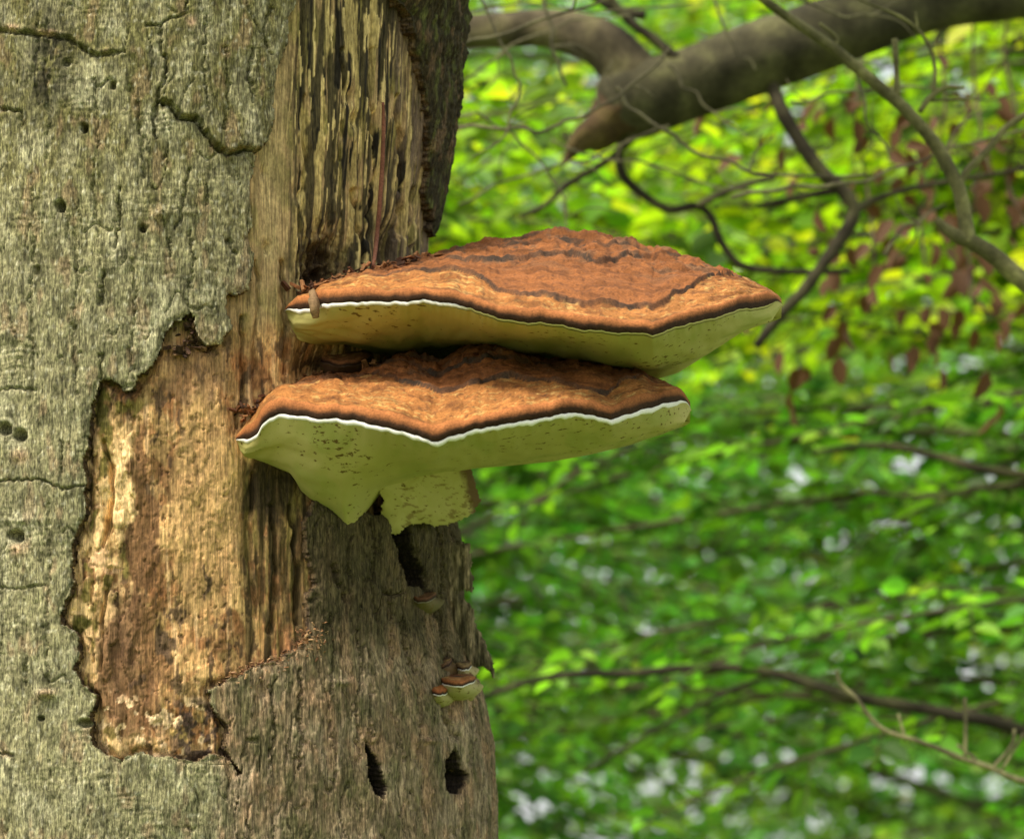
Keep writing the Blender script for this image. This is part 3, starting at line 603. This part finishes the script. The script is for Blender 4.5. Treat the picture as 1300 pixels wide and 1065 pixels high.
# hanging lobe under the lower bracket
LOBE = [(470,585),(500,572),(540,566),(584,566),(597,586),(602,605),(607,622),(613,636),(606,645),(600,655),(580,663),(560,669),(545,667),(530,664),(518,668),(508,678),(492,682),(487,668),(484,650),(486,634)]
def lobecol(x, y):
    c = np.zeros(x.shape+(3,))+np.array([.49, .44, .165]); n = fbm((x+y*.5)/13, y/5, 4, 9)+.5*gn(x/30, y/30, 8)  # olive base holds the same green bounce as the pore colour
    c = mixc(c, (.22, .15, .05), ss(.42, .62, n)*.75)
    edge = ss(581, 590, x-(y-590)*.22+5*gn(x/9, y/9, 4))
    return mixc(c, (.12, .055, .03), edge*.9)
slab('lobe', LOBE, lambda x, y: 4.13+(y-585)*.0008+(x-540)*.0008, .05, M_PORE, lobecol, LR, step=1.4, rough=2.5, seed=21, relief=lambda x, y: 9*fbm(x/45, y/45, 2, 31)+1.2*fbm(x/12, y/12, 2, 35), roundw=14)['label'] = 'scratched pale hanging lobe with a brown side'

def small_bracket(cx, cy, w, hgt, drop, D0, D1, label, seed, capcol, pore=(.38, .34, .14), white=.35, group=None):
    root = tag(empty('bracket_fungus', tuple(at(cx, cy, D1))), label, 'bracket fungus', group)
    xs = np.linspace(-1, 1, 13); e = np.sqrt(np.clip(1-xs**2, 0, 1))
    lip = [(cx+w*x, cy-1.5*(x*x)*hgt*.3+2*gn(x*3, 0, seed), D1-(D1-D0)*q) for x, q in zip(xs, e)]
    sp = [(cx+w*x, cy-hgt*q**.8-1.5*(x*x)*hgt*.3, D1+.02) for x, q in zip(xs, e)]
    kl = [(cx+w*x, cy+drop*q, D1) for x, q in zip(xs, e)]
    bk = [(cx+w*x, cy, D1+.05) for x in xs]
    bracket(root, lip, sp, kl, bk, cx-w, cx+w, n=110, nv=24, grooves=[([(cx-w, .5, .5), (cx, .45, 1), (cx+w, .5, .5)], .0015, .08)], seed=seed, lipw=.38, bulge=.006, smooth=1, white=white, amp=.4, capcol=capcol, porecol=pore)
    return root
d0 = trunk_D(566, 870)
small_bracket(580, 869, 24, 15, 14, d0-.045, d0+.03, 'small brown bracket with cream underside, larger one of the pair on the lower bark', 610, (.22, .085, .03))
small_bracket(557, 881, 15, 18, 11, d0-.055, d0+.03, 'tiny orange-brown bracket, smaller one of the pair on the lower bark', 620, (.25, .085, .03))
d1 = trunk_D(536, 760)
small_bracket(534, 762, 21, 15, 8, d1-.035, d1+.05, 'dark brown small bracket below the black hole in the bark', 630, (.10, .045, .02), (.14, .115, .045), .1)
d2 = trunk_D(430, 470)
small_bracket(436, 463, 36, 22, 14, 4.11, 4.2, 'old brown crumbling fungus wedged between the two large brackets', 640, (.17, .07, .028), (.12, .06, .03), .05)
d3 = trunk_D(565, 845)
small_bracket(562, 846, 12, 14, 7, d3-.02, d3+.03, 'dark knobbly fungus just above the pair of small brackets', 650, (.11, .06, .03), (.15, .09, .04), .05)
small_bracket(588, 848, 11, 9, 6, d3-.005, d3+.06, 'tiny pale-edged fungus tucked beside the ragged bark flap', 660, (.17, .11, .05), (.4, .34, .16), .5)

# ---------------------------------------------------------------- loose debris, hanging chip, dead stem
def shards(n, where, size, seed, cols):
    r = np.random.default_rng(seed); V = []; F = []; CC = []
    for i in range(n):
        p = where(r); s = size*(.4+1.2*r.random()); a, b, c = s*(1+1.0*r.random()), s*.6*r.random()+.3*s, s*.35
        M = np.linalg.qr(r.normal(size=(3, 3)))[0]
        if r.random() < .6: M = M*np.array([1, 1, .5])[:, None]
        pts = np.array([[x*a*(.6+.6*r.random()), y*b*(.5+.8*r.random()), z*c] for z in (-1, 1) for x, y in ((-1, -1), (1, -1), (1, 1), (-1, 1))])@M.T+p
        k = len(V)*8; V.append(pts)
        F += [[k, k+3, k+2, k+1], [k+4, k+5, k+6, k+7], [k, k+1, k+5, k+4], [k+1, k+2, k+6, k+5], [k+2, k+3, k+7, k+6], [k+3, k, k+4, k+7]]
        CC.append(np.tile(np.array(cols[r.integers(len(cols))])*(.7+.6*r.random()), (8, 1)))
    return np.concatenate(V), np.array(F), np.concatenate(CC)
BR = [(.22, .09, .035), (.12, .05, .025), (.32, .15, .06), (.06, .03, .018)]
def line_spot(pts, spread, dz):
    P = np.array([at(*p) for p in pts])
    def f(r):
        k = r.random()*(len(P)-1); i = int(k); q = P[i]+(P[i+1]-P[i])*(k-i)
        return q+r.normal(size=3)*np.array(spread)+np.array([0, 0, dz])
    return f
V, F, c_ = shards(420, line_spot([(385,377,4.10),(430,364,4.13),(480,349,4.17),(520,343,4.22),(560,332,4.27)], (.012, .02, .004), .004), .0035, 3, BR)
tag(mesh('debris', V, F, M_CAP, None, c_, False), 'rusty crumbs heaped on the upper bracket against the trunk', 'debris', kind='stuff')
V, F, c_ = shards(520, line_spot([(312,532,4.06),(325,518,4.075),(350,500,4.10),(400,482,4.15),(440,476,4.17),(470,468,4.15)], (.008, .014, .004), .002), .003, 5, BR)
tag(mesh('debris', V, F, M_CAP, None, c_, False), 'rusty crumbs heaped on the lower bracket against the trunk', 'debris', kind='stuff')
dl = lambda x, y: trunk_D(x, y)-.006
V, F, c_ = shards(1100, line_spot([(292,866,dl(292,862)),(325,850,dl(325,846)),(358,846,dl(358,842)),(388,826,dl(388,820)),(396,800,dl(396,800))], (.010, .006, .006), 0), .0015, 8, [(.33, .17, .08), (.2, .1, .05), (.4, .25, .13)])
tag(mesh('debris', V, F, M_CAP, None, c_, False), 'orange-brown wood dust caught along the top of the lower bark', 'debris', kind='stuff')
V, F, c_ = shards(130, line_spot([(238,402,dl(238,402)),(250,418,dl(250,418)),(262,436,dl(262,440)),(240,436,dl(240,440)),(225,448,dl(225,450))], (.008, .004, .006), 0), .0035, 9, [(.10, .055, .035), (.2, .12, .06), (.05, .03, .02)])
tag(mesh('debris', V, F, M_CAP, None, c_, False), 'dark crumbly rot in the notch of the grey bark', 'debris', kind='stuff')

def tube(pts, rad, seg=10, sub=6, noise=0.0, seed=0):
    P = np.array(pts, float); rad = np.array(rad, float)
    n = len(P); Q = []; RR = []
    pe = np.concatenate([[2*P[0]-P[1]], P, [2*P[-1]-P[-2]]])
    for i in range(n-1):
        p0, p1, p2, p3 = pe[i:i+4]
        for k in range(sub):
            u = k/sub
            Q.append(.5*(2*p1+(p2-p0)*u+(2*p0-5*p1+4*p2-p3)*u*u+(3*p1-p0-3*p2+p3)*u**3)); RR.append(rad[i]+(rad[i+1]-rad[i])*u)
    Q.append(P[-1]); RR.append(rad[-1]); Q = np.array(Q); RR = np.array(RR)
    T = np.gradient(Q, axis=0); T /= np.maximum(np.linalg.norm(T, axis=1, keepdims=True), 1e-9)
    ref = np.array([0, 1.0, 0]) if abs(T[:, 1]).mean() < .8 else np.array([1.0, 0, 0])
    A = np.cross(T, ref); A /= np.maximum(np.linalg.norm(A, axis=1, keepdims=True), 1e-9); B = np.cross(T, A)
    a = np.arange(seg)*2*np.pi/seg
    L = np.cumsum(np.r_[0, np.linalg.norm(np.diff(Q, axis=0), axis=1)])
    r = RR[:, None]*(1+noise*(fbm(np.cos(a)[None]*1.3+L[:, None]/(RR.mean()*4), np.sin(a)[None]*1.3+0*L[:, None], 3, seed)))
    V = Q[:, None]+r[..., None]*(A[:, None]*np.cos(a)[None, :, None]+B[:, None]*np.sin(a)[None, :, None])
    F = gridfaces(len(Q), seg, wrap=True)
    V = V.reshape(-1, 3); k = len(V)
    V = np.concatenate([V, Q[:1], Q[-1:]]); jj = np.arange(seg); j2 = (jj+1) % seg
    # end caps as quads with a doubled centre are avoided: use triangles folded to quads over two sectors
    e = (len(Q)-1)*seg
    c1 = np.stack([np.full(seg//2, k), (2*np.arange(seg//2)+2) % seg, 2*np.arange(seg//2)+1, 2*np.arange(seg//2)], 1)
    c2 = np.stack([np.full(seg//2, k+1), e+2*np.arange(seg//2), e+2*np.arange(seg//2)+1, e+(2*np.arange(seg//2)+2) % seg], 1)
    return V, np.concatenate([F, c1, c2]), np.concatenate([np.repeat(L, seg), [0, L[-1]]])
V, F, L_ = tube([at(x, y, trunk_D(x, y)-.010) for x, y in ((486,130),(487,160),(485,215),(482,260),(478,305))]+[at(474, 338, 4.15)], [.002, .0026, .003, .003, .003, .0025], 8, 8, .15, 3)
tag(mesh('dried_vine', V, F, M_CAP, None, np.zeros((len(V), 3))+np.array([.20, .085, .05])), 'thin reddish dried vine running down the bare wood to the upper bracket', 'vine')
V, F, L_ = tube([at(397, 372, 4.03), at(398, 380, 4.005), at(400, 392, 3.998), at(402, 403, 4.002)], [.0050, .0072, .0062, .0052], 5, 5, .55, 5)
tag(mesh('wood_chip', V, F, M_CAP, None, np.zeros((len(V), 3))+np.array([.22, .14, .07])), 'small brown wood chip stuck over the lip of the upper bracket', 'wood chip')

# ---------------------------------------------------------------- neighbouring tree with the broken limb
def limbcol(V, base, seed):
    n = fbm(V[:, 0]*14, V[:, 2]*14+V[:, 1]*9, 3, seed); b = np.array(base)
    c = np.zeros((len(V), 3))+b
    c = mixc(c, b*1.5+np.array([.01, .015, .0]), ss(0, .5, n)); return mixc(c, b*.6, ss(0, .5, -n))
def pxtube(name, pts, D, parent, base, seed, seg=10, noise=.12, sub=6):
    """pts: (px, py, r_px[, D])"""
    P = [at(p[0], p[1], p[3] if len(p) > 3 else D) for p in pts]
    r = [p[2]/1000*(p[3] if len(p) > 3 else D)/FD for p in pts]
    V, F, L = tube(P, r, seg, sub, noise, seed)
    return mesh(name, V, F, M_LIMB, parent, limbcol(V, base, seed))
NT = at(2150, 0, 7.4); NT[2] = 0
NB = tag(empty('broken_limb_tree', tuple(NT)), 'dark leaning limb with a snapped end, its twigs and crooked side branches', 'tree')
V, F, _ = tube([(NT[0], NT[1], -.1), (NT[0]+.02, NT[1], 1.5), (NT[0]-.03, NT[1], 3.2), (NT[0], NT[1]+.1, 5.5), (NT[0]+.1, NT[1]+.1, 8.5)], [.36, .27, .25, .2, .1], 24, 8, .06, 2)
mesh('trunk', V, F, M_LIMB, NB, limbcol(V, (.12, .11, .075), 4))
LB = (.056, .051, .026)
pxtube('limb', [(2150,-120,60,7.4),(1800,-70,50,7.1),(1500,-40,44,6.8),(1300,-16,38,6.6),(1180,-2,40,6.55),(1090,28,43,6.5),(1010,58,46,6.5),(930,88,46,6.5),(860,112,45,6.5),(805,130,47,6.5),(775,145,40,6.5)], 6.5, NB, LB, 11, 20, .12, 8)
pxtube('limb', [(812,125,36,6.5),(800,95,36,6.5),(770,62,31,6.5),(735,45,27,6.52),(690,38,24,6.56),(640,38,22,6.6),(580,42,20,6.7),(480,55,18,6.9)], 6.5, NB, (.075, .062, .034), 12, 16, .12, 8)
pxtube('broken_end', [(790,140,40,6.5),(765,160,27,6.48),(745,172,19,6.46),(730,186,11,6.45),(722,198,6,6.45),(713,210,2,6.44)], 6.5, NB, (.060, .038, .017), 13, 12, .3, 6)
pxtube('broken_end', [(760,165,14,6.5),(735,175,10,6.5),(722,192,3,6.5)], 6.5, NB, (.12, .07, .03), 14, 8, .3, 6)
DK = (.045, .038, .022)
for k, pts in enumerate([
    [(975,95,9,6.5),(990,135,9),(1015,180,9),(1045,220,9),(1068,240,9),(1085,268,8.5),(1070,300,8.5),(1045,335,8),(1020,370,7.5),(990,400,7),(960,440,5)],
    [(790,175,6),(786,200,6),(792,225,6),(820,250,5.5),(850,266,5.5),(885,262,5),(902,275,5),(918,312,5),(945,338,4.5),(1000,345,4),(1080,345,3)],
    [(810,170,4.5),(770,205,4.5),(720,235,4),(690,262,3.5),(660,275,3)],
    [(885,262,4),(930,240,3.5),(985,225,3)],
    [(1068,240,6),(1020,250,4),(960,262,3)],
    [(820,20,7),(790,15,6),(760,0,6),(740,-20,6)],
    [(860,75,6),(830,50,6),(800,28,6),(780,5,5),(760,-25,5)],
    [(1085,268,6),(1120,250,4),(1180,235,3.5),(1300,215,3)]]):
    pxtube('branch', pts, 6.5+.1*(k % 3)-.05, NB, DK, 20+k, 8, .15)
# the sharper curved branch in front and its twigs
GB = (.14, .135, .055)
FBN = tag(empty('slender_branch', tuple(at(1228, 300, 5.2))), 'slender curved grey-green branch in front of the thick dark limb', 'branch')
for k, pts in enumerate([
    [(935,-25,5),(970,0,5.5),(1000,22,6),(1058,62,7),(1110,105,7.5),(1150,140,8),(1185,180,8.5),(1205,215,9),(1217,240,9.5),(1224,270,9.5),(1228,300,10),(1228,308,10)],
    [(1188,278,4.5),(1200,290,7),(1215,300,9.5),(1235,308,10.5),(1262,325,11),(1300,358,11.5),(1400,430,13),(1650,640,18,5.6),(1950,900,24,6.2),(2150,1150,26,7.35)],
    [(1139,122,4.5),(1138,85,3.5),(1136,50,4)],
    [(1168,142,3.5),(1180,125,4),(1200,112,3),(1225,112,2)], [(1184,128,3),(1187,90,2.5),(1180,60,2.5),(1165,38,2),(1140,20,2),(1090,0,1.5)],
    [(1217,235,5),(1230,215,5),(1255,190,4.5),(1280,160,4),(1330,130,4)], [(1060,62,3),(1062,48,2.5),(1040,30,2)], [(1180,128,2),(1240,126,1.5)],
    [(1165,38,1.6),(1162,15,1.5)], [(1185,60,1.5),(1190,45,1.2)]]):
    pxtube('twig' if k > 1 else 'stem', pts, 5.2, FBN, GB, 40+k, 8, .08)
# out-of-focus twigs hanging across the limb
TW = [[(560,60),(620,50),(700,22),(780,-5)],[(560,115),(600,95),(650,60),(720,28),(800,20)],[(565,145),(610,150),(650,170),(690,210),(715,250),(720,290)],[(563,165),(620,160),(680,165),(740,150),(800,110),(850,60)],
      [(585,260),(640,230),(720,210),(790,185),(850,160)],[(850,80),(870,110),(905,145),(950,175)],[(780,110),(800,140),(840,165),(880,190),(950,215),(1020,225),(1100,222)],[(700,180),(760,200),(830,210),(900,235),(980,250)],
      [(1000,130),(1080,115),(1160,110),(1240,125),(1300,120)],[(930,250),(1010,240),(1100,230),(1200,190),(1300,165)],[(605,-10),(640,60),(660,110),(640,170),(600,200)],[(900,-10),(930,60),(960,90)],
      [(1120,320),(1150,290),(1200,260)],[(1090,90),(1100,150),(1130,200)],[(560,20),(660,5),(760,12),(880,5)],[(690,-10),(700,60),(720,110)],[(1010,0),(1060,20),(1110,15),(1170,-10)]]
TG = tag(empty('twig_tangle', tuple(at(800, 150, 5.9))), 'tangle of thin bare grey twigs hanging across the broken limb', 'twigs')
for k, p in enumerate(TW):
    D = 5.5+.85*((k*37) % 10)/10
    w = 1.8 if k % 3 else 2.6
    rt_ = np.random.default_rng(900+k); pp = []
    for (xa, ya), (xb, yb) in zip(p[:-1], p[1:]):
        for f in (0, .33, .66): pp.append((xa+(xb-xa)*f+rt_.normal()*2, ya+(yb-ya)*f+rt_.normal()*2))
    p = pp+[p[-1]]
    for q in range(2):
        i0 = rt_.integers(1, len(p)-1); a0 = rt_.random()*6.28; l0 = 30+50*rt_.random(); x_, y_ = p[i0]
        pxtube('twig', [(x_, y_, w*.6), (x_+l0*.5*math.cos(a0), y_+l0*.5*math.sin(a0), w*.5), (x_+l0*math.cos(a0+.3), y_+l0*math.sin(a0+.3), w*.3)], D, TG, (.12, .108, .062), 300+k, 5, .1, 4)
    pxtube('twig', [(x, y, w*(1-.4*i/len(p))) for i, (x, y) in enumerate(p)], D, TG, (.12, .108, .062), 60+k, 6, .1, 5)
pxtube('stem', [(800,-10,5,5.9),(760,-160,10,5.95),(900,-300,16,6.2),(1500,-330,24,6.9),(2130,-200,34,7.4)], 5.9, TG, (.15, .135, .09), 90, 8, .1)

# ---------------------------------------------------------------- leaves
def leaf_mesh(name, B, Dr, Nn, ln, wd, col, mat, parent=None, loose=False):
    Dr = Dr/np.linalg.norm(Dr, axis=1, keepdims=True)
    Sd = np.cross(Nn, Dr); Sd /= np.maximum(np.linalg.norm(Sd, axis=1, keepdims=True), 1e-6); Nn = np.cross(Dr, Sd)
    ln = ln[:, None]; wd = wd[:, None]; f = wd*.25
    P = [B, B+Dr*ln*.3+Sd*wd*.46+Nn*f, B+Dr*ln*.68+Sd*wd*.40+Nn*f*.8, B+Dr*ln-Nn*ln*.06, B+Dr*ln*.68-Sd*wd*.40+Nn*f*.8, B+Dr*ln*.3-Sd*wd*.46+Nn*f]
    V = np.stack(P, 1).reshape(-1, 3); k = np.arange(len(B))[:, None]*6
    F = np.concatenate([k+np.array([0, 3, 2, 1]), k+np.array([0, 5, 4, 3])])
    return mesh(name, V, F, mat, parent, np.repeat(col, 6, 0))
def unit(v): return v/np.maximum(np.linalg.norm(v, axis=-1, keepdims=True), 1e-9)
def sapling(label, px, D, nb, seed, leaf=.07, green=(.085, .16, .02), vary=.48, spread=.7, twl=.55, z_of=None, group=None, targets=None, dens=1.0, trunk_r=.05, name='young_beech'):
    r = np.random.default_rng(seed)
    base = at(px, 0, D); base[2] = 0
    root = tag(empty(name, tuple(base)), label, 'tree', group)
    H = CAM_Z+1.2*D/FD+.4
    lean = r.normal(size=2)*.15
    tp = lambda z: base+np.array([lean[0]*z/3, lean[1]*z/3, z])
    V, F, _ = tube([tp(-.1), tp(H*.3)+r.normal(size=3)*.03, tp(H*.6)+r.normal(size=3)*.04, tp(H)], [trunk_r*1.2, trunk_r, trunk_r*.7, trunk_r*.25], 10, 6, .06, seed)
    mesh('trunk', V, F, M_LIMB, root, limbcol(V, (.12, .11, .075), seed))
    LBs, LD, LN, LL, LC = [], [], [], [], []
    BV, BF, BC = [], [], []; vo = 0
    hw_ = .66*D/FD
    for b in range(nb):
        if targets is not None and b < len(targets): tx, ty, tD = targets[b]
        else: tx, ty, tD = 540+r.random()*840, -60+r.random()*1150, D+r.normal()*spread
        tgt = at(tx, ty, tD)
        d = tgt-base; hd = np.hypot(d[0], d[1])
        z0 = np.clip(tgt[2]-.10*hd-.25*r.random()+.3*r.random(), .3, H*.95)
        st = tp(z0); mid = (st+tgt)/2+np.array([0, 0, .10*hd])+r.normal(size=3)*.08
        end = tgt+(tgt-mid)*(.35+.3*r.random())+np.array([0, 0, -.08])
        pts = np.array([st, mid, tgt, end]); bd = .004+.0035*hd
        V, F, L = tube(pts, [bd, bd*.7, bd*.45, .002], 6, 6, .1, seed+b)
        BV, BF, BC = [V], [F], [limbcol(V, (.07, .058, .035), seed+b)]; vo = len(V)
        Q = V[:-2].reshape(-1, 6, 3).mean(1)
        Ls = np.cumsum(np.r_[0, np.linalg.norm(np.diff(Q, axis=0), axis=1)])
        tw = np.arange(max(.15, Ls[-1]*.12), Ls[-1], .085/dens)
        for i, s in enumerate(tw):
            p = np.array([np.interp(s, Ls, Q[:, k]) for k in range(3)]); p2 = np.array([np.interp(min(s+.05, Ls[-1]), Ls, Q[:, k]) for k in range(3)]); p1 = np.array([np.interp(max(s-.05, 0), Ls, Q[:, k]) for k in range(3)])
            t = unit(p2-p1); side = unit(np.cross(t, UP))*(1 if i % 2 else -1)
            dr = unit(t*(.5+.4*r.random())+side*(.6+.4*r.random())+np.array([0, 0, r.normal()*.22-.03]))
            ll = twl*(.4+.8*r.random())*(1-.45*s/Ls[-1])
            pe = p+dr*ll+np.array([0, 0, -.12*ll]); pm = p+dr*ll*.5+np.array([0, 0, .03*ll])
            V, F, _ = tube([p, pm, pe], [.0022, .0016, .001], 4, 2, 0, 0); BV.append(V); BF.append(F+vo); BC.append(np.zeros((len(V), 3))+np.array([.09, .07, .04])); vo += len(V)
            m = max(3, int(ll/(.034/dens))); u = (np.arange(m)+r.random(m)*.5)/m
            q = p[None]*(1-u[:, None])**2+2*pm[None]*(u*(1-u))[:, None]+pe[None]*(u**2)[:, None]
            sd = unit(np.cross(dr, UP)); sg = np.where(np.arange(m) % 2, 1, -1)[:, None]
            LBs.append(q); LD.append(dr[None]*.65+sg*sd[None]*.75+r.normal(size=(m, 3))*.25+np.array([0, 0, -.12]))
            LN.append(np.array([[0, 0, 1.0]])+r.normal(size=(m, 3))*.6); LL.append(leaf*(.65+.6*r.random(m))*(1-.25*(u < .2)))
            tone = np.exp(r.normal()*vary*.8)*np.exp(r.normal(size=m)*vary*.7); yel = np.clip(.5+.4*r.normal(size=m)+.25*r.normal(), 0, 1)
            g = np.array(green)[None]*tone[:, None]; g = g*np.stack([.75+.6*yel, .92+.2*yel, 1-.2*yel], 1)
            LC.append(g)
        mesh('branch', np.concatenate(BV), np.concatenate(BF), M_LIMB, root, np.concatenate(BC))
    LL = np.concatenate(LL)
    o = leaf_mesh('foliage', np.concatenate(LBs), np.concatenate(LD), np.concatenate(LN), LL, LL*.68, np.clip(np.concatenate(LC), .005, .5), M_LEAF, root)
    o['kind'] = 'stuff'
    return root, len(LL)
tot = 0
def rt(seed, n, x0, x1, y0, y1, D, s=.5):
    r = np.random.default_rng(seed); return [(x0+(x1-x0)*r.random(), y0+(y1-y0)*r.random(), D+s*r.normal()) for _ in range(n)]
SP = [('young beech with bright yellow-green leaves catching the light behind the limb', 1750, 9.2, 30, 101, .088, (.20, .32, .014), rt(1, 30, 700, 1330, 120, 420, 9.2)+rt(83, 8, 1340, 2100, -100, 700, 9.2)),  # leaf greens carry the sunlit and shaded look, tree by tree
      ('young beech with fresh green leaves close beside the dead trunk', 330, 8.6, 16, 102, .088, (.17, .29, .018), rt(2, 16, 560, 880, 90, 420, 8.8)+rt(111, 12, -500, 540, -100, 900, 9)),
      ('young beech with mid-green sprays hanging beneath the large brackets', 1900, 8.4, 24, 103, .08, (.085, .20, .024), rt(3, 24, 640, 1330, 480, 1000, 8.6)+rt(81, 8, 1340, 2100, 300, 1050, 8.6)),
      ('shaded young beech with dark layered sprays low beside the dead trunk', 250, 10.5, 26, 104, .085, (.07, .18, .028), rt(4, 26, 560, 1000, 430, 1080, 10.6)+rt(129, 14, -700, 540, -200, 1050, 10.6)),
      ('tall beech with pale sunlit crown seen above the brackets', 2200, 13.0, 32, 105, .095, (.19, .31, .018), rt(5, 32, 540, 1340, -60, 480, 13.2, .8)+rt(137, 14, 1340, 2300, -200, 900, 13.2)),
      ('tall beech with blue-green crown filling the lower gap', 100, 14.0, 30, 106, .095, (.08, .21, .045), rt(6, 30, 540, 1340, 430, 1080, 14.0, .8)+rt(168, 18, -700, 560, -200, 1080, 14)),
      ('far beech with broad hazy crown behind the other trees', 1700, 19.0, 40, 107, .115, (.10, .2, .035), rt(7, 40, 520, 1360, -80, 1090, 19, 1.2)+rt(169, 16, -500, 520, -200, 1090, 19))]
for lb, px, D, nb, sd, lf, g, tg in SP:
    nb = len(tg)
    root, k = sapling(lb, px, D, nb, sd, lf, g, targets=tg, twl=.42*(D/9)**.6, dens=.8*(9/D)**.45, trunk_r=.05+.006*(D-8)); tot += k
# dark boughs that stand out in the lower half
BG = tag(empty('arching_bough', tuple(at(1000, 850, 7.6))), 'dark arching bough sweeping across the lower green foliage', 'branch')
for k, pts in enumerate([[(560,900,2.5),(620,882,3.5),(680,863,4.5),(740,855,5),(800,855,5),(870,848,5.5),(940,848,6),(990,857,6.5),(1040,872,7),(1100,888,7.5),(1200,905,8),(1320,935,9),(1700,1080,14,8.2),(2100,1300,20,9),(2250,1900,24,9.2)],
                         [(980,856,3),(930,875,3),(870,905,2.5),(800,945,2.5),(740,980,2)]]):
    pxtube('stem', pts, 7.6, BG, (.035, .03, .018), 120+k, 8, .12)
BH = tag(empty('drooping_bough', tuple(at(1200, 580, 7.9))), 'pair of dark thin boughs crossing the foliage level with the lower bracket', 'branch')
for k, pts in enumerate([[(1030,575,3),(1090,566,4),(1140,568,5),(1200,582,5.5),(1320,605,6.5),(1800,640,12,8.6),(2400,600,18,9),(2620,1200,26,9.2),(2660,1900,30,9.3)],[(1090,625,2.5),(1180,630,3),(1250,620,3.5),(1340,612,4),(1500,622,6)]]):
    pxtube('stem', pts, 7.9, BH, (.045, .04, .02), 130+k, 8, .12)
BK = tag(empty('hidden_bough', tuple(at(700, 620, 8.2))), 'short dark bough half hidden in leaves below the lower bracket tip', 'branch')
pxtube('stem', [(480,760,4,8.6),(560,690,3.5,8.4),(640,650,3),(690,630,3),(735,600,3.2),(800,570,2.5)], 8.2, BK, (.045, .04, .02), 138, 8, .12)
BT = tag(empty('bare_twig', tuple(at(1150, 940, 5.6))), 'pale bare forked twig low in front of the arching bough', 'twig')
for k, pts in enumerate([[(1062,850,2),(1068,868,2.4),(1090,890,2.6),(1120,925,3),(1170,942,3.2),(1220,962,3.6),(1280,985,4),(1400,1060,6),(1700,1500,10,5.9),(1880,2300,12,6)],[(1225,960,2.5),(1226,925,2.4),(1225,885,2)],[(1260,975,2.5),(1285,945,2.4),(1288,925,2.2)],[(1240,965,2.2),(1215,945,2)],[(1150,940,2),(1140,905,1.6)],[(1270,980,2),(1300,930,2)]]):
    pxtube('twig', pts, 5.7, BT, (.22, .2, .10), 140+k, 6, .1)

# withered copper leaves hanging on the right
DB = tag(empty('withered_branch', tuple(at(1180, 200, 7.3))), 'hanging twigs of withered copper-brown leaves beside the bright foliage', 'branch')
rl = np.random.default_rng(77)
one = None
def dead_leaf(p, sz, k):
    global one
    if one is None:
        one = leaf_mesh('withered_leaf', np.zeros((1, 3)), np.array([[0, 0, -1.0]]), np.array([[0, -1.0, .2]]), np.array([1.0]), np.array([.62]), np.array([[.095, .042, .013]]), M_DEAD, DB); o = one
    else: o = one.copy(); COLL.objects.link(o)
    o.location = tuple(p-np.array(DB.location)); o.scale = (sz, sz, sz); o.rotation_euler = (rl.normal()*.5, rl.normal()*.5, rl.random()*6.28)
k = 0
for pts, nl in (([(1090,-40),(1095,60),(1085,150),(1100,230),(1110,330),(1105,400)],60), ([(1300,40),(1240,130),(1200,200),(1170,270),(1175,340)],34), ([(1180,-30),(1195,70),(1200,140),(1190,190)],14), ([(1290,-30),(1275,60),(1290,150),(1280,230),(1310,300)],30), ([(1240,-20),(1235,80),(1245,180),(1230,300),(1235,390)],30)):
    P = [(x, y, 2, 7.2+.1*(i % 2)) for i, (x, y) in enumerate(pts)]
    pxtube('twig', P, 7.3, DB, (.09, .06, .04), 160+k, 5, .1); 
    for i in range(nl):
        u = (.15+.85*rl.random())*(len(pts)-1); a = int(min(u, len(pts)-2)); f = u-a
        x = pts[a][0]+(pts[a+1][0]-pts[a][0])*f+rl.normal()*15; y = pts[a][1]+(pts[a+1][1]-pts[a][1])*f+rl.normal()*10
        dead_leaf(at(x, y, 7.25+rl.normal()*.08), .04+.035*rl.random(), k); k += 1
pxtube('stem', [(1090,-40,3,7.2),(1180,-60,5,7.3),(1300,-70,7,7.3),(1700,-150,12,7.4),(2140,-230,16,7.4)], 7.3, DB, (.08, .06, .04), 170, 6, .1)

# the far wood: one mass of foliage with chinks of sky
def far_wood():
    r = np.random.default_rng(55); n = 30000
    m = 16000                                  # the wood goes on to both sides, in coarser sprays
    D = np.r_[26+22*r.random(n), 26+22*r.random(m)]; px = np.r_[380+1150*r.random(n), np.where(r.random(m) < .5, -1300+1700*r.random(m), 1510+1500*r.random(m))]; py = np.r_[-260+1420*r.random(n), -500+1660*r.random(m)]
    big = np.r_[np.ones(n), np.full(m, 1.9)]; n += m
    hole_ = fbm(px/70, py/55, 4, 700)
    keep = hole_ > -.42+.2*r.random(n)
    D, px, py, big = D[keep], px[keep], py[keep], big[keep]; n = len(D)
    B = np.stack([(px-650)/1000*D/FD, D+CAM_Y, CAM_Z+(HZ-py)/1000*D/FD], 1)
    s = (.13+.16*r.random(n))*D/34*big
    tone = np.exp(.35*r.normal(size=n)+.5*fbm(px/90, py/60, 3, 710)); y = ss(-.3, .5, fbm(px/120, py/90, 3, 720))
    col = np.array([.12, .24, .055])[None]*tone[:, None]*np.stack([.8+.5*y, 1+0*y, 1-.3*y], 1)
    o = leaf_mesh('far_wood', B, r.normal(size=(n, 3)), np.array([[0, -.3, .8]])+r.normal(size=(n, 3))*.5, s, s*.65, np.clip(col, .005, .4), M_LEAF)
    tag(o, 'blurred mass of distant green woodland foliage with chinks of sky', 'woodland', kind='stuff')
far_wood()
print('leaves', tot, 'tris', sum(len(o.data.polygons) for o in COLL.objects if o.type == 'MESH')*2)
